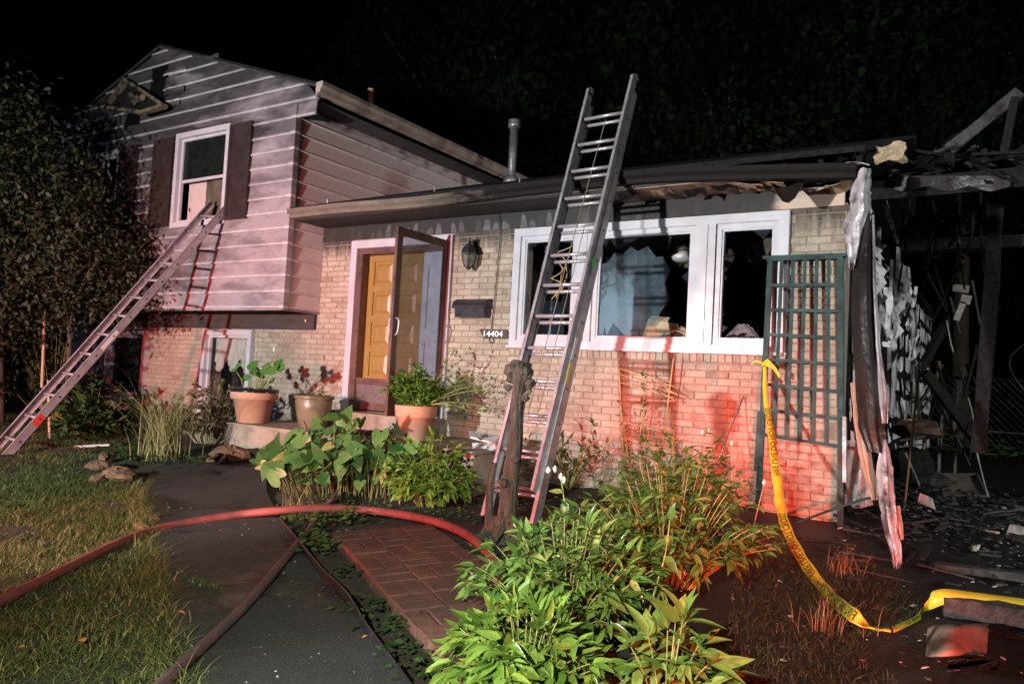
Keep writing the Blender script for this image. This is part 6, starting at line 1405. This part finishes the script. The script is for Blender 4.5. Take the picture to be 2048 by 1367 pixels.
g = [[at(1690+52*u, 880+130*v, .05-.12*v+.05*math.sin(6*u+3*v)) for v in np.linspace(0, 1, 8)] for u in np.linspace(0, 1, 6)]
tag(B().sheet(g, .003).build('polythene_sheet', plain('smoky_polythene', (.10, .09, .085), (.42, .40, .38), 6, .25, bs=.6, bd=.03, dirt=(.03, .02, .015), dscale=6), None, False, at(1715, 1010, -.08)), 'smoky polythene sheet slumped at the house corner behind the fascia strip', 'plastic sheet')
db = B(); dp = B()
for k in range(900):
    x = random.uniform(.0, 3.2); y = random.uniform(-3.2, 4.8); s = random.uniform(.006, .032)*(1.8 if random.random() < .12 else 1); db.shard((x, y, gz(x, y)-.006), s, .35)
for k in range(160):
    y = random.gauss(.3, .6); x = random.gauss(.55, .4); s = random.uniform(.01, .05); db.shard((x, y, gz(x, y)-.006), s, .2)
for k in range(520):
    x = random.uniform(-.1, 2.6); y = random.uniform(-4.2, 3.2); s = random.uniform(.004, .022)*(1.8 if random.random() < .08 else 1); dp.shard((x, y, gz(x, y)-.002), s, .3)
for k in range(260):
    a = random.gauss(0, 1); x = .75+.45*random.gauss(0, 1); y = 1.6+1.1*random.gauss(0, 1)
    if x < .1: continue
    hz = .30*math.exp(-((x-.6)/.5)**2-((y-1.8)/1.1)**2); s = random.uniform(.02, .07); db.shard((x, y, gz(x, y)-.01+hz*random.random()), s, random.uniform(.1, .35))
for k in range(150):
    x = random.uniform(.1, 2.2); y = random.uniform(-2., 3.5); a = random.uniform(0, 3.14); L_ = random.uniform(.08, .38); d = np.array([math.cos(a), math.sin(a), random.uniform(-.15, .3)])*L_/2; p = np.array([x, y, gz(x, y)+.02+abs(d[2])]); db.bar(p-d, p+d, random.uniform(.01, .03), random.uniform(.008, .02))
tag(db.build('rubble', MT['debris']), 'black burnt rubble strewn over the driveway', 'rubble', kind='stuff'); tag(dp.build('pale_rubble', MT['debris_pale']), 'pale chips of debris strewn over the driveway', 'rubble', kind='stuff')
for lab, q_, s in (('pale crumpled scrap on the driveway right of the tray', (2035, 1068), .09), ('white broken fragment lying on the wet driveway', (1950, 1100), .05), ('pale foam lump at the house corner beside the fascia strip', (1724, 1012), .10), ('whitish chunk behind the hanging fascia strip', (1735, 985), .09), ('grey crumpled scrap in front of the tool handles', (1850, 1010), .10)):
    b = B(); p = atG(*q_) if q_[1] > 1020 else at(q_[0], q_[1], .1); b.shard(p, s, .8); tag(b.build('scrap', MT['debris_pale'], None, False, p), lab, 'scrap', 'pale scraps')
# garden hose pipe by the trellis foot, white bin lid on the stoop
b = B(); b.tube(spline([at(1590, 1046, -.6), at(1660, 1020, -.55), at(1720, 1000, -.5), at(1760, 990, -.45)], 6), .010, 8); tag(b.build('green_pipe', MT['green_paint'], None, True, at(1660, 1020, -.55)), 'thin green pipe lying aslant at the trellis foot', 'pipe')
b = B(); b.tube([atG(1590, 1078, .012), atG(1690, 1086, .012)], .010, 8); tag(b.build('garden_cane', MT['green_paint'], None, True, atG(1640, 1082)), 'straight green cane lying on the scorched ground', 'cane')
wb = thing('storage_lid', 'white plastic lid and bag lying on the stoop behind the small peony', 'lid', np.array([-3.25, -.8, .346]))
c = [at(938, 868, -.75), at(1000, 878, -.75), at(990, 893, -.95), at(940, 880, -.95)]
b = B(); g = [[(c[0]*(1-u)+c[1]*u)*(1-v)+(c[3]*(1-u)+c[2]*u)*v+np.array([0, 0, .02]) for v in (0, .5, 1)] for u in (0, .25, .5, .75, 1)]; b.sheet(g, .02); b.build('lid', MT['white'], wb)
g = [[at(945+50*u, 885+22*v, -.85-.05*math.sin(7*u+4*v)) for v in np.linspace(0, 1, 6)] for u in np.linspace(0, 1, 9)]; B().sheet(g, .003).build('bag', MT['white'], wb)

# ------------------------------------------------------------------ fence beyond
fn = thing('chain_link_fence', 'green chain link fence in the dark beyond the carport', 'fence', (2.5, 13.5, 0))
b = B(); b.tube([(-.4, 13.4, 1.62), (9, 13.4, 1.62)], .035, 8); b.build('top_rail', MT['green_paint'], fn, True)
b = B(); b.tube([(-.4, 13.4, .45), (9, 13.4, .42)], .03, 8); b.build('lower_rail', MT['polewood'], fn, True)
for k in range(5): b = B(); x = .2+k*2.0; b.tube([(x, 13.45, -.2), (x, 13.45, 1.66)], .035, 8); b.build('post', MT['galv'], fn, True)
b = B()
for k in range(-6, 60):
    x = -.3+k*.15
    for s in (1, -1):
        a0, e0 = (x, 0.05), (x+s*1.5, 1.6); b.tube([(a0[0], 13.38, a0[1]), (e0[0], 13.38, e0[1])], .003, 3, False)
tag(b.build('mesh', MT['galv'], fn), kind='stuff')
cover('fence_weeds', 'green weeds at the foot of the chain link fence', [(1.0, 11.5), (1.8, 11.8), (2.6, 11.6), (3.4, 12.), (.4, 12.)], .35, 420, 'shrub', (.12, .3), .35, .25)
for k in range(6):
    x = 1.0+k*.35; b = B(); p = np.array([x+.6, 10.5, 0.]); b.tube(spline([p, p+np.array([random.uniform(-.3, .3), 0, 1.]), p+np.array([random.uniform(-.7, .7), 0, 2.0]), p+np.array([random.uniform(-1., 1.), 0, 2.9])], 5), np.linspace(.025, .008, 16), 6)
    tag(b.build('bare_sapling', MT['treebark'], None, True, p), ['slender', 'crooked', 'leaning', 'pale', 'forked', 'thin'][k]+' bare sapling before the fence, '+['first', 'second', 'third', 'fourth', 'fifth', 'sixth'][k]+' from the carport post', 'sapling', 'bare saplings by the fence')

# ------------------------------------------------------------------ trees
def crown_points(c, r, nclump, per, seed, spread=.32):
    rr = np.random.RandomState(seed); P = []
    d = rr.normal(size=(nclump, 3)); d /= np.linalg.norm(d, axis=1, keepdims=True); cc = np.array(c)+d*np.array(r)*(rr.uniform(.25, 1., (nclump, 1))**.45)
    for q_ in cc: P.append(q_+rr.normal(size=(per, 3))*spread*np.array([1, 1, .75])*rr.uniform(.6, 1.2))
    return np.concatenate(P), cc, rr
def tree(name, label, base, c, r, nclump, per, L, mat, seed, spread=.3, trunk=.09, limbs=7, W=.55, group=None, crown=None):
    base = np.array(base, float); t = thing(name, label, 'tree', base, group); P, cc, rr = crown_points(c, r, nclump, per, seed, spread)
    b = B(); top_ = np.array(c)+np.array([0, 0, r[2]*.3]); b.tube(spline([base-np.array([0, 0, .1]), base*.6+np.array(c)*.4+rr.normal(size=3)*.06, np.array(c), top_], 4), np.linspace(trunk, trunk*.3, 13), 9)
    for k in range(limbs):
        e = cc[rr.randint(len(cc))]; s0 = base*(.45-.3*k/limbs)+np.array(c)*(.55+.3*k/limbs); b.tube(spline([s0, (s0+e)/2+np.array([0, 0, .1]), e], 4), np.linspace(trunk*.4, .008, 9), 6)
    b.build('trunk', MT['treebark'], t, True)
    n = len(P); D = rr.normal(size=(n, 3)); D[:, 2] -= .35; U = rr.normal(size=(n, 3))*.7+np.array([0, -.3, 1.]); V, F = scatter(leaf_base(1., W, 3, .25, .25), P, D, U, rr.uniform(L[0], L[1], n))
    o = link_mesh('crown', mesh_np('crown', V-base, F, MT[mat], True), t); return t
tree('yard_tree', 'dark leafy tree hiding the left end of the house', G(-10.15, -2.05), (-10.25, -2.2, 2.75), (1.25, 1.1, 1.75), 270, 60, (.055, .095), 'dark_leaf', 3, .26, .07, 12)
tree('yard_tree', 'drooping dark tree at the left edge of the picture', G(-11.2, -2.3), (-11.1, -2.5, 2.7), (1.5, 1.2, 2.3), 270, 60, (.055, .095), 'dark_leaf', 5, .28, .08, 10)
tree('yard_tree', 'small dark tree standing between the left tree and the ladder', G(-9.5, -1.5), (-9.45, -1.6, 2.25), (.85, .75, .85), 90, 55, (.055, .095), 'dark_leaf', 8, .22, .04, 6)
bush('tall_bed_shrub', 'dark shrub under the left tree beside the low window', G(-10.2, -1.35), .85, 1.35, 70, 'dark_leaf', (.07, .12), (4, 6), 6, 0, W=.5)
bush('tall_bed_shrub', 'dark shrub at the left edge beneath the ladder foot', G(-10.6, -2.6), .8, 1.2, 60, 'dark_leaf', (.07, .12), (4, 6), 6, 0, W=.5)
# unseen evergreen added to keep the white light off the lower wall
hb = np.array([-4.02, -9.4, gz(-4., -9.4)]); hd = thing('light_blocking_evergreen', 'unseen evergreen shrub added behind the viewer to block the white light', 'shrub', hb)
b = B(); b.tube([hb, hb+np.array([0, 0, 1.9])], [.05, .02], 8); b.build('trunk', MT['treebark'], hd)
P, cc, rr = crown_points(hb+np.array([0, 0, 1.05]), (.30, .22, .99), 260, 34, 9, .075); n = len(P); V, F = scatter(leaf_base(1., .5, 3, .2, .2), P, rr.normal(size=(n, 3)), rr.normal(size=(n, 3))+np.array([0, 0, .5]), rr.uniform(.05, .09, n)); link_mesh('crown', mesh_np('crown', V-hb, F, MT['bed_leaf'], True), hd)
# woods behind the house
labs = ['tall dark tree far behind the wing roof on the left', 'dark tree rising behind the peak of the gable', 'dark tree behind the flue pipe', 'dark spreading tree behind the middle of the main roof', 'dark tree behind the top of the tall ladder', 'dark tree behind the right half of the main roof', 'dark tree behind the burnt house corner', 'dark tree behind the carport beam', 'dark tree at the far right edge behind the fence', 'low dark tree behind the chain link fence', 'dark tree high above the carport at the right']
spots = [(-27, 15, 8., 4.5), (-20, 15, 9.5, 4.5), (-13.5, 14, 9.5, 4.2), (-9, 14, 9.8, 4.5), (-5.2, 13, 8.6, 4.), (-2.2, 14, 8., 4.), (.2, 15, 8., 4.), (2.6, 16.5, 6.5, 3.6), (5.5, 18.5, 7., 4.), (2.2, 19.5, 3., 3.2), (-.6, 23, 12., 5.)]
proto = None
for k, ((x, y, zc, r), lab) in enumerate(zip(spots, labs)):
    if proto is None or k in (4, 7):
        proto = tree('woodland_tree', lab, (x, y, 0), (x, y, zc), (r, r, r*.95), 300, 60, (.12, .24), 'wood_leaf', 60+k, .5, .22, 9, group='trees behind the house'); pc_ = [c_ for c_ in proto.children]; continue
    t = thing('woodland_tree', lab, 'tree', (x, y, 0), 'trees behind the house')
    for c_ in pc_:
        o = c_.copy(); COL.objects.link(o); o.parent = t; WL[o.name] = wloc(t); o.rotation_euler = (0, 0, k*1.7); s = zc/7.6; o.scale = (s, s, s)
